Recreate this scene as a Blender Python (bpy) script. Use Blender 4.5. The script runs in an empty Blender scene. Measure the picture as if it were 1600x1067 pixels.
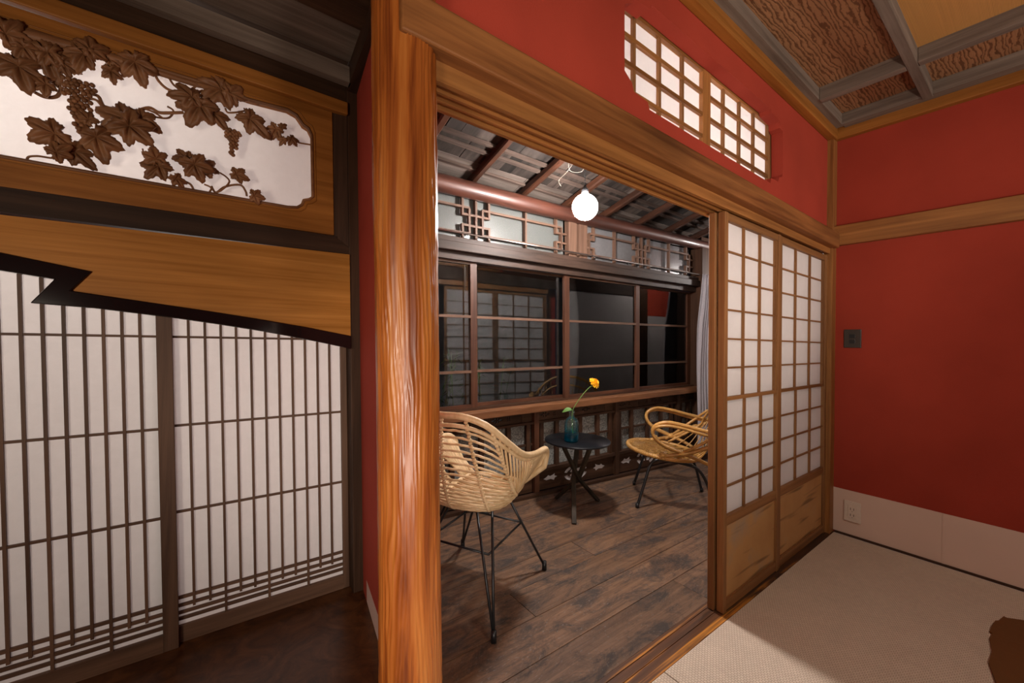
import bpy, bmesh, math, random
from mathutils import Vector, Matrix, noise
from mathutils.geometry import tessellate_polygon
random.seed(7)
C = bpy.context.scene.collection
S = bpy.context.scene
PI = math.pi

# ------------------------------------------------------------------ camera, world, lights, exposure
cd = bpy.data.cameras.new('camera'); cam = bpy.data.objects.new('camera', cd); C.objects.link(cam)
cd.sensor_width = 36.0; cd.lens = 627.873 / 1600 * 36; cd.clip_start = 0.02
cam.matrix_world = Matrix(((0.8018284, -0.0154105, -0.5973556, 0), (-0.5972124, 0.0131482, -0.8019754, 0), (0.020213, 0.9997948, 0.0013393, 1.2), (0, 0, 0, 1)))
S.camera = cam
S.view_settings.view_transform = 'Standard'; S.view_settings.look = 'None'
S.view_settings.gamma = 1.0; S.view_settings.use_curve_mapping = False
S.view_settings.exposure = 0.0
W = bpy.data.worlds.new('night_sky'); S.world = W; W.use_nodes = True
W.node_tree.nodes['Background'].inputs[0].default_value = (0.10, 0.13, 0.28, 1)
W.node_tree.nodes['Background'].inputs[1].default_value = 0.10

def light(name, kind, loc, energy, col, size=0.1, sizey=None, aim=None, spot=None):
    l = bpy.data.lights.new(name, kind); o = bpy.data.objects.new(name, l); C.objects.link(o)
    o.location = loc; l.energy = energy; l.color = col
    if kind == 'AREA':
        l.size = size
        if sizey: l.shape = 'RECTANGLE'; l.size_y = sizey
    else: l.shadow_soft_size = size
    if spot: l.spot_size = spot; l.spot_blend = 0.8
    if aim: o.rotation_euler = (Vector(aim) - Vector(loc)).to_track_quat('-Z', 'Y').to_euler()
    return o
# up-lighter standing behind the viewer, then unseen fills added to brighten the room
light('room_spot', 'SPOT', (0.45, -0.75, 1.12), 100, (1.0, 0.87, 0.74), 0.12, aim=(1.8, 0.87, 2.4), spot=math.radians(108))
light('wall_fill', 'SPOT', (2.40, -2.6, 1.65), 190, (1.0, 0.88, 0.76), 0.12, aim=(2.4, 0.87, 2.15), spot=math.radians(46))  # unseen spot added to brighten the red wall towards the corner
light('room_fill', 'SPOT', (-0.25, -0.5, 0.70), 95, (1.0, 0.91, 0.80), 0.30, aim=(0.9, 1.6, 0.75), spot=math.radians(58))  # unseen fill added to light the basket chair's back through the doorway
light('alcove_fill', 'AREA', (-0.95, 0.0, 1.15), 15, (1.0, 0.86, 0.70), 0.3, 0.3, aim=(-0.1, 1.9, 1.55))  # unseen light added to brighten the alcove's board from the front
light('tatami_fill', 'SPOT', (1.3, -0.9, 2.45), 66, (1.0, 0.86, 0.72), 0.08, aim=(1.7, -0.1, 0), spot=math.radians(110))  # unseen spot added to brighten the tatami more than the walls
# unseen backlights added behind the alcove's paper screens
light('screen_backlight', 'AREA', (-0.75, 2.75, 2.15), 26, (1.0, 0.93, 0.86), 0.4, 0.4, aim=(-0.3, 1.95, 1.6))
light('screen_backlight_low', 'AREA', (0.1, 3.0, 1.0), 7, (1.0, 0.90, 0.84), 0.8, 0.8, aim=(0.1, 1.95, 0.9))

# ------------------------------------------------------------------ the old house leans a touch: every post tips 1.8 degrees west
LEAN = -0.032
def ln(v): return Vector((v[0] + LEAN * v[2], v[1], v[2]))

# ------------------------------------------------------------------ materials
MAT = {}
def nt(name, rough=0.6, spec=0.5):
    m = bpy.data.materials.new(name); m.use_nodes = True; t = m.node_tree
    b = t.nodes['Principled BSDF']; b.inputs['Roughness'].default_value = rough
    b.inputs['Specular IOR Level'].default_value = spec
    MAT[name] = m
    return m, t, b
def lk(t, a, b): t.links.new(a, b)
def coords(t, scale, rnd=True):
    tc = t.nodes.new('ShaderNodeTexCoord'); mp = t.nodes.new('ShaderNodeMapping'); mp.inputs['Scale'].default_value = scale
    if rnd:
        oi = t.nodes.new('ShaderNodeObjectInfo'); mu = t.nodes.new('ShaderNodeMath'); mu.operation = 'MULTIPLY'; mu.inputs[1].default_value = 23.0
        ad = t.nodes.new('ShaderNodeVectorMath'); ad.operation = 'ADD'
        lk(t, oi.outputs['Random'], mu.inputs[0]); lk(t, tc.outputs['Object'], ad.inputs[0]); lk(t, mu.outputs[0], ad.inputs[1]); lk(t, ad.outputs[0], mp.inputs['Vector'])
    else: lk(t, tc.outputs['Object'], mp.inputs['Vector'])
    return mp.outputs['Vector']
def ramp(t, fac, stops):
    r = t.nodes.new('ShaderNodeValToRGB'); lk(t, fac, r.inputs[0]); e = r.color_ramp.elements
    while len(e) < len(stops): e.new(0.5)
    for i, (p, c) in enumerate(stops): e[i].position = p; e[i].color = (*c, 1)
    return r.outputs[0]
def noi(t, vec, scale=1, detail=4, rough=0.6, dist=0.0):
    n = t.nodes.new('ShaderNodeTexNoise'); n.inputs['Scale'].default_value = scale; n.inputs['Detail'].default_value = detail
    n.inputs['Roughness'].default_value = rough; n.inputs['Distortion'].default_value = dist; lk(t, vec, n.inputs['Vector']); return n.outputs['Fac']
def bump(t, b, h, strength=0.3, dist=0.002):
    n = t.nodes.new('ShaderNodeBump'); n.inputs['Strength'].default_value = strength; n.inputs['Distance'].default_value = dist
    lk(t, h, n.inputs['Height']); lk(t, n.outputs[0], b.inputs['Normal'])
def mix(t, fac, a, b, mode='MIX'):
    n = t.nodes.new('ShaderNodeMix'); n.data_type = 'RGBA'; n.blend_type = mode
    if isinstance(fac, float): n.inputs['Factor'].default_value = fac
    else: lk(t, fac, n.inputs['Factor'])
    for k, v in ((6, a), (7, b)):
        if isinstance(v, tuple): n.inputs[k].default_value = (*v, 1)
        else: lk(t, v, n.inputs[k])
    return n.outputs[2]
AX = {'X': (0.9, 1, 1), 'Y': (1, 0.9, 1), 'Z': (1, 1, 0.9)}
def wood(name, dark, lite, axis='X', fine=26.0, rough=0.45, spec=0.4, vary=0.25, blot=0.35, bmp=0.25, coat=0.0):
    m, t, b = nt(name, rough, spec)
    sc = [fine] * 3; sc['XYZ'.index(axis)] = 1.1
    v = coords(t, sc); n1 = noi(t, v, 1.0, 6, 0.65, 0.3)
    sc2 = [5.0] * 3; sc2['XYZ'.index(axis)] = 1.2
    v2 = coords(t, sc2); n2 = noi(t, v2, 1.0, 3, 0.5, 0.5)
    mid = tuple((a + c) / 2 for a, c in zip(dark, lite))
    c1 = ramp(t, n1, [(0.32, dark), (0.5, mid), (0.68, lite)])
    sh = ramp(t, n2, [(0.3, (1 - blot,) * 3), (0.7, (1.0 + blot * 0.3,) * 3)])
    c2 = mix(t, 1.0, c1, sh, 'MULTIPLY')
    oi = t.nodes.new('ShaderNodeObjectInfo')
    vr = ramp(t, oi.outputs['Random'], [(0.0, (1 - vary,) * 3), (1.0, (1.0,) * 3)])
    c3 = mix(t, 1.0, c2, vr, 'MULTIPLY')
    lk(t, c3, b.inputs['Base Color']); bump(t, b, n1, bmp, 0.0015)
    if coat: b.inputs['Coat Weight'].default_value = coat; b.inputs['Coat Roughness'].default_value = 0.12
    return m
for ax in 'XYZ':
    wood('honey_wood_' + ax, (0.21, 0.075, 0.018), (0.44, 0.185, 0.052), ax, 34, 0.5, 0.35, 0.12, 0.3)
    wood('door_wood_' + ax, (0.19, 0.078, 0.026), (0.34, 0.155, 0.055), ax, 34, 0.55, 0.3, 0.1, 0.2)
    wood('dark_wood_' + ax, (0.032, 0.014, 0.007), (0.085, 0.040, 0.021), ax, 30, 0.6, 0.2, 0.2, 0.3)
    wood('red_brown_wood_' + ax, (0.045, 0.015, 0.007), (0.115, 0.044, 0.021), ax, 30, 0.5, 0.3, 0.15, 0.35)
    wood('amber_wood_' + ax, (0.22, 0.075, 0.012), (0.42, 0.16, 0.033), ax, 28, 0.5, 0.2, 0.08, 0.25)
    wood('grey_wood_' + ax, (0.12, 0.085, 0.066), (0.26, 0.195, 0.155), ax, 30, 0.75, 0.2, 0.12, 0.3)
    wood('lattice_wood_' + ax, (0.085, 0.042, 0.025), (0.19, 0.100, 0.060), ax, 30, 0.55, 0.3, 0.1, 0.2)
    wood('log_bar_' + ax, (0.080, 0.040, 0.025), (0.165, 0.092, 0.060), ax, 30, 0.55, 0.3, 0.1, 0.2)
wood('toko_board', (0.33, 0.120, 0.016), (0.54, 0.225, 0.048), 'X', 46, 0.5, 0.15, 0.0, 0.25)
wood('carved_wood', (0.19, 0.075, 0.030), (0.40, 0.18, 0.080), 'X', 24, 0.5, 0.3, 0.25, 0.3)
wood('head_wood', (0.020, 0.011, 0.007), (0.060, 0.034, 0.024), 'X', 30, 0.55, 0.25)
wood('log_wood', (0.035, 0.011, 0.007), (0.12, 0.038, 0.022), 'X', 14, 0.46, 0.5, 0.0, 0.5, 0.2, 0.3)
wood('beam_wood', (0.14, 0.045, 0.013), (0.36, 0.140, 0.042), 'X', 26, 0.5, 0.3, 0.0, 0.5)
wood('handrail_wood', (0.12, 0.045, 0.017), (0.26, 0.112, 0.048), 'X', 26, 0.4, 0.4, 0.0, 0.3)
wood('roof_batten', (0.045, 0.030, 0.023), (0.115, 0.080, 0.064), 'X', 20, 0.8, 0.15, 0.3, 0.4)
wood('rafter_wood', (0.020, 0.008, 0.004), (0.062, 0.022, 0.011), 'Y', 20, 0.45, 0.3, 0.1, 0.4)
wood('roof_board', (0.022, 0.014, 0.011), (0.105, 0.080, 0.066), 'Y', 16, 0.8, 0.2, 0.85, 0.55)
wood('pale_roof_board', (0.06, 0.045, 0.036), (0.17, 0.135, 0.115), 'X', 16, 0.8, 0.2, 0.3, 0.3)
wood('rattan_pale', (0.56, 0.36, 0.17), (0.84, 0.62, 0.37), 'Z', 20, 0.45, 0.4, 0.2, 0.15)
wood('rattan_honey', (0.42, 0.20, 0.045), (0.70, 0.39, 0.11), 'X', 18, 0.35, 0.5, 0.15, 0.25)
wood('table_leg_wood', (0.016, 0.011, 0.006), (0.050, 0.035, 0.021), 'Z', 14, 0.6, 0.2, 0.1, 0.4)

# sill: dark weathered with orange heartwood stripes
m, t, b = nt('sill_wood', 0.55, 0.3)
v = coords(t, (0.8, 34, 34), False); n = noi(t, v, 1.0, 5, 0.6, 0.25)
v2 = coords(t, (2.0, 9, 9), False); n2 = noi(t, v2, 1.3, 4, 0.6, 0.4)
c = ramp(t, n, [(0.30, (0.045, 0.020, 0.010)), (0.52, (0.13, 0.05, 0.018)), (0.62, (0.58, 0.23, 0.035))])
c2 = ramp(t, n2, [(0.45, (0, 0, 0)), (0.65, (1, 1, 1))])
lk(t, mix(t, c2, c, (0.055, 0.028, 0.018)), b.inputs['Base Color']); bump(t, b, n, 0.4, 0.002)

# veranda boards: worn brown over blackened grain with mottled stains
m, t, b = nt('veranda_board', 0.62, 0.35)
v = coords(t, (1.2, 40, 10)); g = noi(t, v, 1.0, 6, 0.7, 0.2)
v2 = coords(t, (3.6, 9, 4)); st = noi(t, v2, 1.0, 9, 0.80, 0.5)
v3 = coords(t, (60, 110, 60)); sp = noi(t, v3, 1.0, 3, 0.6)
c = ramp(t, g, [(0.30, (0.075, 0.038, 0.020)), (0.60, (0.215, 0.115, 0.062)), (0.75, (0.29, 0.165, 0.092))])
ma = ramp(t, st, [(0.47, (0, 0, 0)), (0.60, (1, 1, 1))])
c = mix(t, ma, c, (0.060, 0.043, 0.035))
spk = ramp(t, sp, [(0.60, (0, 0, 0)), (0.70, (0.55,) * 3)])
c = mix(t, spk, c, (0.20, 0.17, 0.15))
oi = t.nodes.new('ShaderNodeObjectInfo'); vr = ramp(t, oi.outputs['Random'], [(0, (0.75,) * 3), (1, (1,) * 3)])
lk(t, mix(t, 1.0, c, vr, 'MULTIPLY'), b.inputs['Base Color']); bump(t, b, g, 0.45, 0.002)
r_ = ramp(t, st, [(0.4, (0.5,) * 3), (0.6, (0.75,) * 3)]); lk(t, r_, b.inputs['Roughness'])

# wrinkled polished pillar
m, t, b = nt('pillar_wood', 0.36, 0.4)
v = coords(t, (34, 34, 1.6), False); n = noi(t, v, 1.0, 5, 0.6, 0.6)
v2 = coords(t, (4, 4, 1.6), False); n2 = noi(t, v2, 1.0, 3, 0.5, 0.8)
c = ramp(t, n, [(0.33, (0.17, 0.036, 0.006)), (0.5, (0.39, 0.112, 0.018)), (0.68, (0.52, 0.195, 0.042))])
c2 = ramp(t, n2, [(0.35, (0.72, 0.62, 0.55)), (0.65, (1, 1, 1))])
lk(t, mix(t, 1.0, c, c2, 'MULTIPLY'), b.inputs['Base Color']); b.inputs['Coat Weight'].default_value = 0.25; b.inputs['Coat Roughness'].default_value = 0.26

# cedar ceiling boards with flame grain
def flame(name, dark, lite, sc, dist):
    m, t, b = nt(name, 0.6, 0.3)
    v = coords(t, sc); w = t.nodes.new('ShaderNodeTexWave'); w.wave_type = 'BANDS'; w.bands_direction = 'Y'
    w.inputs['Scale'].default_value = 6.0; w.inputs['Distortion'].default_value = dist; w.inputs['Detail'].default_value = 4.0; w.inputs['Detail Scale'].default_value = 1.2
    w.inputs['Detail Roughness'].default_value = 0.6
    lk(t, v, w.inputs['Vector'])
    n = noi(t, v, 14, 5, 0.7)
    c = ramp(t, w.outputs['Fac'], [(0.12, dark), (0.40, lite), (1.0, lite)])
    lk(t, mix(t, 0.6, c, ramp(t, n, [(0.3, (0.65,) * 3), (0.7, (1,) * 3)]), 'MULTIPLY'), b.inputs['Base Color']); bump(t, b, w.outputs['Fac'], 0.3, 0.002)
flame('flame_cedar', (0.15, 0.062, 0.026), (0.34, 0.165, 0.078), (0.8, 3.2, 1), 13.0)
flame('straight_cedar', (0.42, 0.18, 0.050), (0.55, 0.27, 0.085), (0.12, 13, 1), 0.5)

def plaster(name, col, grain=420, bm_=0.5, rough=0.9, var=0.08):
    m, t, b = nt(name, rough, 0.15)
    v = coords(t, (1, 1, 1), False); n = noi(t, v, grain, 3, 0.6); n2 = noi(t, v, 3, 3, 0.5)
    c = ramp(t, n2, [(0.3, tuple(x * (1 - var) for x in col)), (0.7, tuple(min(1, x * (1 + var)) for x in col))])
    lk(t, c, b.inputs['Base Color']); bump(t, b, n, bm_, 0.0015)
plaster('red_plaster', (0.36, 0.047, 0.027))
plaster('white_lining_paper', (0.74, 0.54, 0.45), 90, 0.1, 0.8, 0.04)
plaster('garden_block', (0.22, 0.23, 0.23), 160, 0.5, 0.9, 0.25)
plaster('garden_soil', (0.05, 0.045, 0.035), 60, 0.8, 0.95, 0.3)
plaster('cream_plaster', (0.52, 0.47, 0.45), 200, 0.0)
plaster('toko_paper_trim', (0.60, 0.40, 0.34), 90, 0.1, 0.8, 0.04)
m, t, b = nt('toko_floor_wood', 0.28, 0.5)
v = coords(t, (5, 6, 5), False); n = noi(t, v, 1.5, 7, 0.7, 1.8)
lk(t, ramp(t, n, [(0.35, (0.040, 0.013, 0.005)), (0.5, (0.085, 0.029, 0.009)), (0.68, (0.14, 0.052, 0.017))]), b.inputs['Base Color'])

def plain(name, col, rough=0.5, metal=0.0, spec=0.5):
    m, t, b = nt(name, rough, spec); b.inputs['Metallic'].default_value = metal
    v = coords(t, (1, 1, 1), False); n = noi(t, v, 60, 3, 0.6)
    lk(t, ramp(t, n, [(0.3, tuple(x * 0.92 for x in col)), (0.7, col)]), b.inputs['Base Color'])
    return m, t, b
plain('black_lacquer', (0.012, 0.006, 0.006), 0.09)
plain('black_steel', (0.010, 0.010, 0.011), 0.38, 0.0)
plain('black_tabletop', (0.006, 0.007, 0.009), 0.35, 0, 0.3)
plain('switch_brown', (0.045, 0.030, 0.022), 0.4)
plain('outlet_plastic', (0.80, 0.66, 0.56), 0.4)
plain('slot_dark', (0.12, 0.06, 0.045), 0.5)
plain('chrome', (0.35, 0.31, 0.29), 0.35, 1.0)
plain('wire_cream', (0.22, 0.19, 0.15), 0.6)
plain('mat_brown', (0.17, 0.072, 0.026), 0.85, 0, 0.1)
plain('leaf_green', (0.10, 0.24, 0.05), 0.5)
plain('stem_green', (0.12, 0.22, 0.05), 0.5)
plain('petal_orange', (1.0, 0.56, 0.015), 0.6)
plain('petal_dark', (0.95, 0.36, 0.008), 0.6)
plain('garden_leaf', (0.05, 0.11, 0.03), 0.6)
plain('night_roof', (0.05, 0.02, 0.025), 0.7)

m, t, b = nt('curtain_cloth', 0.9, 0.1)
v = coords(t, (1, 1, 1), False); lk(t, ramp(t, noi(t, v, 240, 2), [(0.3, (0.36, 0.34, 0.36)), (0.7, (0.48, 0.46, 0.49))]), b.inputs['Base Color'])

# tatami: rows of rush with tiny steps
m, t, b = nt('tatami_rush', 0.8, 0.2)
tc = t.nodes.new('ShaderNodeTexCoord'); br = t.nodes.new('ShaderNodeTexBrick')
mp = t.nodes.new('ShaderNodeMapping'); mp.inputs['Rotation'].default_value = (0, 0, PI / 2); lk(t, tc.outputs['Object'], mp.inputs['Vector'])
lk(t, mp.outputs[0], br.inputs['Vector']); br.inputs['Scale'].default_value = 1.0; br.offset = 0.5
br.inputs['Brick Width'].default_value = 0.011; br.inputs['Row Height'].default_value = 0.011; br.inputs['Mortar Size'].default_value = 0.0016; br.inputs['Mortar Smooth'].default_value = 1.0
br.inputs['Color1'].default_value = (0.74, 0.62, 0.50, 1); br.inputs['Color2'].default_value = (0.68, 0.565, 0.455, 1); br.inputs['Mortar'].default_value = (0.42, 0.32, 0.24, 1)
n = noi(t, tc.outputs['Object'], 9, 3, 0.6)
lk(t, mix(t, 1.0, br.outputs['Color'], ramp(t, n, [(0.3, (0.93,) * 3), (0.7, (1,) * 3)]), 'MULTIPLY'), b.inputs['Base Color'])
iv = t.nodes.new('ShaderNodeMath'); iv.operation = 'SUBTRACT'; iv.inputs[0].default_value = 1.0; lk(t, br.outputs['Fac'], iv.inputs[1])
bump(t, b, iv.outputs[0], 0.5, 0.0015)

# gold-brown painted koshi panel of the shoji doors
m, t, b = nt('painted_panel', 0.55, 0.3)
v = coords(t, (3.0, 3.0, 34)); n = noi(t, v, 1.0, 1, 0.3, 0.0)
v2 = coords(t, (3, 3, 3)); n2 = noi(t, v2, 1.2, 4, 0.6)
c = ramp(t, n2, [(0.35, (0.46, 0.235, 0.085)), (0.55, (0.52, 0.28, 0.105)), (0.7, (0.40, 0.27, 0.17))])
st = ramp(t, n, [(0.60, (0, 0, 0)), (0.74, (0.8,) * 3)])
lk(t, mix(t, st, c, (0.16, 0.080, 0.028)), b.inputs['Base Color'])

# shoji paper: diffuse front, lets light through
def paper(name, col, trans):
    m = bpy.data.materials.new(name); m.use_nodes = True; t = m.node_tree; MAT[name] = m
    t.nodes.remove(t.nodes['Principled BSDF'])
    d = t.nodes.new('ShaderNodeBsdfDiffuse'); tr = t.nodes.new('ShaderNodeBsdfTranslucent'); mx = t.nodes.new('ShaderNodeMixShader')
    tc = t.nodes.new('ShaderNodeTexCoord'); n = noi(t, tc.outputs['Object'], 25, 6, 0.7, 1.0)
    c = ramp(t, n, [(0.3, tuple(x * 0.96 for x in col)), (0.7, col)])
    lk(t, c, d.inputs['Color']); lk(t, c, tr.inputs['Color']); mx.inputs[0].default_value = trans
    lk(t, d.outputs[0], mx.inputs[1]); lk(t, tr.outputs[0], mx.inputs[2]); lk(t, mx.outputs[0], t.nodes['Material Output'].inputs['Surface'])
paper('shoji_paper', (0.93, 0.90, 0.895), 0.5)
paper('sheer_cloth', (0.62, 0.60, 0.62), 0.25)

def glass(name, tint, rough=0.0, keep=1.0):
    m = bpy.data.materials.new(name); m.use_nodes = True; t = m.node_tree; MAT[name] = m
    t.nodes.remove(t.nodes['Principled BSDF'])
    tr = t.nodes.new('ShaderNodeBsdfTransparent'); gl = t.nodes.new('ShaderNodeBsdfGlossy'); fr = t.nodes.new('ShaderNodeFresnel'); mx = t.nodes.new('ShaderNodeMixShader')
    tr.inputs[0].default_value = (*tint, 1); gl.inputs['Roughness'].default_value = rough; fr.inputs[0].default_value = 1.5
    mu = t.nodes.new('ShaderNodeMath'); mu.operation = 'MULTIPLY'; mu.inputs[1].default_value = keep; mu.use_clamp = True
    lk(t, fr.outputs[0], mu.inputs[0])
    lk(t, mu.outputs[0], mx.inputs[0]); lk(t, tr.outputs[0], mx.inputs[1]); lk(t, gl.outputs[0], mx.inputs[2]); lk(t, mx.outputs[0], t.nodes['Material Output'].inputs['Surface'])
glass('window_glass', (0.80, 0.84, 0.84), 0.0, 1.6)
glass('bottle_glass', (0.80, 0.92, 0.92), 0.02, 1.2)
# bottle body: teal at the foot fading to clear
m = MAT['bottle_glass']; t = m.node_tree; tc = t.nodes.new('ShaderNodeTexCoord'); sx = t.nodes.new('ShaderNodeSeparateXYZ'); lk(t, tc.outputs['Object'], sx.inputs[0])
mr = t.nodes.new('ShaderNodeMapRange'); mr.inputs[1].default_value = 0.0; mr.inputs[2].default_value = 0.16; lk(t, sx.outputs['Z'], mr.inputs[0])
c = ramp(t, mr.outputs[0], [(0.0, (0.06, 0.55, 0.68)), (0.38, (0.18, 0.66, 0.76)), (0.62, (0.62, 0.84, 0.86)), (1.0, (0.84, 0.93, 0.92))])
for n in t.nodes:
    if n.bl_idname == 'ShaderNodeBsdfTransparent': lk(t, c, n.inputs[0])
glass('teal_liquid', (0.14, 0.66, 0.78), 0.02, 1.0)
def cloud(name, col, amt):
    t = MAT[name].node_tree; out = t.nodes['Material Output']; src = out.inputs['Surface'].links[0].from_socket
    tl = t.nodes.new('ShaderNodeBsdfTranslucent'); tl.inputs[0].default_value = (*col, 1); mx = t.nodes.new('ShaderNodeMixShader'); mx.inputs[0].default_value = amt
    lk(t, src, mx.inputs[1]); lk(t, tl.outputs[0], mx.inputs[2]); lk(t, mx.outputs[0], out.inputs['Surface'])
cloud('teal_liquid', (0.02, 0.62, 0.72), 0.30); cloud('bottle_glass', (0.50, 0.80, 0.80), 0.05)

# figured frosted glass
def frosted(name, col, scale):
    m, t, b = nt(name, 0.25, 0.5)
    v = coords(t, (1, 1, 1), False); vo = t.nodes.new('ShaderNodeTexVoronoi'); vo.inputs['Scale'].default_value = scale; lk(t, v, vo.inputs['Vector'])
    n = noi(t, v, scale * 0.6, 2, 0.6)
    lk(t, ramp(t, n, [(0.35, tuple(x * (0.55 if scale > 100 else 0.94) for x in col)), (0.65, tuple(min(1, x * (1.5 if scale > 100 else 1.05)) for x in col))]), b.inputs['Base Color'])
    bump(t, b, vo.outputs['Distance'], 0.8 if scale > 100 else 0.1, 0.003)
frosted('pebbled_glass', (0.20, 0.20, 0.185), 130)
frosted('figured_glass', (0.14, 0.137, 0.14), 60)
# wire-diamond figured pane
m, t, b = nt('diamond_glass', 0.35, 0.4)
tc = t.nodes.new('ShaderNodeTexCoord')
def stripes(rot):
    mp = t.nodes.new('ShaderNodeMapping'); mp.inputs['Rotation'].default_value = (0, rot, 0); lk(t, tc.outputs['Object'], mp.inputs[0])
    w = t.nodes.new('ShaderNodeTexWave'); w.bands_direction = 'X'; w.inputs['Scale'].default_value = 42; lk(t, mp.outputs[0], w.inputs[0])
    return ramp(t, w.outputs['Fac'], [(0.82, (0, 0, 0)), (0.95, (1, 1, 1))])
mxx = mix(t, 1.0, stripes(0.95), stripes(-0.95), 'LIGHTEN')
lk(t, mix(t, mxx, (0.13, 0.138, 0.13), (0.025, 0.025, 0.025)), b.inputs['Base Color'])

m = bpy.data.materials.new('lamp_glow'); m.use_nodes = True; t = m.node_tree; MAT['lamp_glow'] = m
t.nodes.remove(t.nodes['Principled BSDF']); e = t.nodes.new('ShaderNodeEmission'); e.inputs[0].default_value = (1.0, 0.93, 0.89, 1); e.inputs[1].default_value = 480.0
lk(t, e.outputs[0], t.nodes['Material Output'].inputs['Surface'])

m = MAT['lamp_glow'].copy(); m.name = 'lamp_glow_dim'; MAT['lamp_glow_dim'] = m
for n in m.node_tree.nodes:
    if n.bl_idname == 'ShaderNodeEmission': n.inputs[1].default_value = 190.0
# ------------------------------------------------------------------ mesh builder (house coordinates, leaned on build)
class MB:
    def __init__(s): s.v = []; s.f = []; s.sm = []
    def add(s, vs, fs, smooth=False):
        o = len(s.v); s.v += [tuple(v) for v in vs]; s.f += [tuple(i + o for i in f) for f in fs]; s.sm += [smooth] * len(fs); return s
    def box(s, x0, x1, y0, y1, z0, z1):
        vs = [(x, y, z) for z in (z0, z1) for y in (y0, y1) for x in (x0, x1)]
        return s.add(vs, [(0, 2, 3, 1), (4, 5, 7, 6), (0, 1, 5, 4), (2, 6, 7, 3), (0, 4, 6, 2), (1, 3, 7, 5)])
    def beam(s, a, b, w, h, side=None, bev=0.0):
        a = Vector(a); b = Vector(b); d = (b - a).normalized()
        sd = Vector(side).normalized() if side else (Vector((0, 0, 1)).cross(d).normalized() if abs(d.z) < 0.95 else Vector((1, 0, 0)))
        up = d.cross(sd).normalized(); sd = up.cross(d)
        pr = [(-1, -1), (1, -1), (1, 1), (-1, 1)]
        if bev: pr = [(-1, -1 + bev), (-1 + bev, -1), (1 - bev, -1), (1, -1 + bev), (1, 1 - bev), (1 - bev, 1), (-1 + bev, 1), (-1, 1 - bev)]
        n = len(pr)
        vs = [p + sd * (x * w / 2) + up * (y * h / 2) for p in (a, b) for x, y in pr]
        fs = [(i, (i + 1) % n, n + (i + 1) % n, n + i) for i in range(n)] + [tuple(range(n))[::-1], tuple(range(n, 2 * n))]
        return s.add(vs, fs)
    def tube(s, pts, r, seg=8, closed=False, ends=True):
        pts = [Vector(p) for p in pts]; n = len(pts); rr = r if isinstance(r, (list, tuple)) else [r] * n
        tg = []
        for i in range(n):
            if closed: a, b = pts[i - 1], pts[(i + 1) % n]
            else: a, b = pts[max(0, i - 1)], pts[min(n - 1, i + 1)]
            tg.append((b - a).normalized() if (b - a).length > 1e-9 else Vector((0, 0, 1)))
        u = Vector((0, 0, 1)).cross(tg[0])
        if u.length < 0.1: u = Vector((1, 0, 0)).cross(tg[0])
        u.normalize(); vs = []
        for i in range(n):
            u = (u - tg[i] * u.dot(tg[i])).normalized(); w = tg[i].cross(u)
            for k in range(seg):
                a = 2 * PI * k / seg; vs.append(pts[i] + (u * math.cos(a) + w * math.sin(a)) * rr[i])
        fs = []
        m = n if closed else n - 1
        for i in range(m):
            j = (i + 1) % n
            for k in range(seg): fs.append((i * seg + k, i * seg + (k + 1) % seg, j * seg + (k + 1) % seg, j * seg + k))
        if not closed and ends: fs += [tuple(range(seg))[::-1], tuple(range((n - 1) * seg, n * seg))]
        return s.add(vs, fs, True)
    def lathe(s, prof, c, seg=32):
        vs = []; n = len(prof)
        for r, z in prof:
            for k in range(seg): a = 2 * PI * k / seg; vs.append((c[0] + r * math.cos(a), c[1] + r * math.sin(a), c[2] + z))
        fs = [(i * seg + k, i * seg + (k + 1) % seg, (i + 1) * seg + (k + 1) % seg, (i + 1) * seg + k) for i in range(n - 1) for k in range(seg)]
        fs += [tuple(range(seg))[::-1], tuple(range((n - 1) * seg, n * seg))]
        return s.add(vs, fs, True)
    def slab(s, loops, fn0, fn1):
        """polygon with holes (2-D loops), its two faces mapped to space by fn0 and fn1"""
        tri = tessellate_polygon([[Vector((p[0], p[1], 0)) for p in l] for l in loops])
        flat = [p for l in loops for p in l]; n = len(flat)
        vs = [fn0(*p) for p in flat] + [fn1(*p) for p in flat]
        fs = [tuple(t) for t in tri] + [tuple(i + n for i in t)[::-1] for t in tri]
        o = 0
        for l in loops:
            k = len(l); fs += [(o + i, o + (i + 1) % k, n + o + (i + 1) % k, n + o + i) for i in range(k)]; o += k
        return s.add(vs, fs)
    def build(s, name, mat, parent=None, lean=True, bev=0.0, origin=None):
        me = bpy.data.meshes.new(name); vs = [ln(v) if lean else Vector(v) for v in s.v]
        if parent is not None: o0 = parent['_o']; o0 = Vector(o0)
        elif origin is not None: o0 = Vector(origin)
        else:
            xs = [v.x for v in vs]; ys = [v.y for v in vs]; zs = [v.z for v in vs]
            o0 = Vector(((min(xs) + max(xs)) / 2, (min(ys) + max(ys)) / 2, min(zs)))
        me.from_pydata([v - o0 for v in vs], [], s.f); me.polygons.foreach_set('use_smooth', s.sm)
        bm = bmesh.new(); bm.from_mesh(me); bmesh.ops.recalc_face_normals(bm, faces=bm.faces); bm.to_mesh(me); bm.free()
        me.materials.append(MAT[mat]); o = bpy.data.objects.new(name, me); C.objects.link(o)
        if parent is not None: o.parent = parent; o['_o'] = tuple(o0)
        else: o.location = o0; o['_o'] = tuple(o0)
        if bev:
            md = o.modifiers.new('bevel', 'BEVEL'); md.width = bev; md.segments = 2; md.limit_method = 'ANGLE'
        return o
def tag(o, label=None, cat=None, group=None, kind=None):
    if label: o['label'] = label
    if cat: o['category'] = cat
    if group: o['group'] = group
    if kind: o['kind'] = kind
    return o
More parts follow.
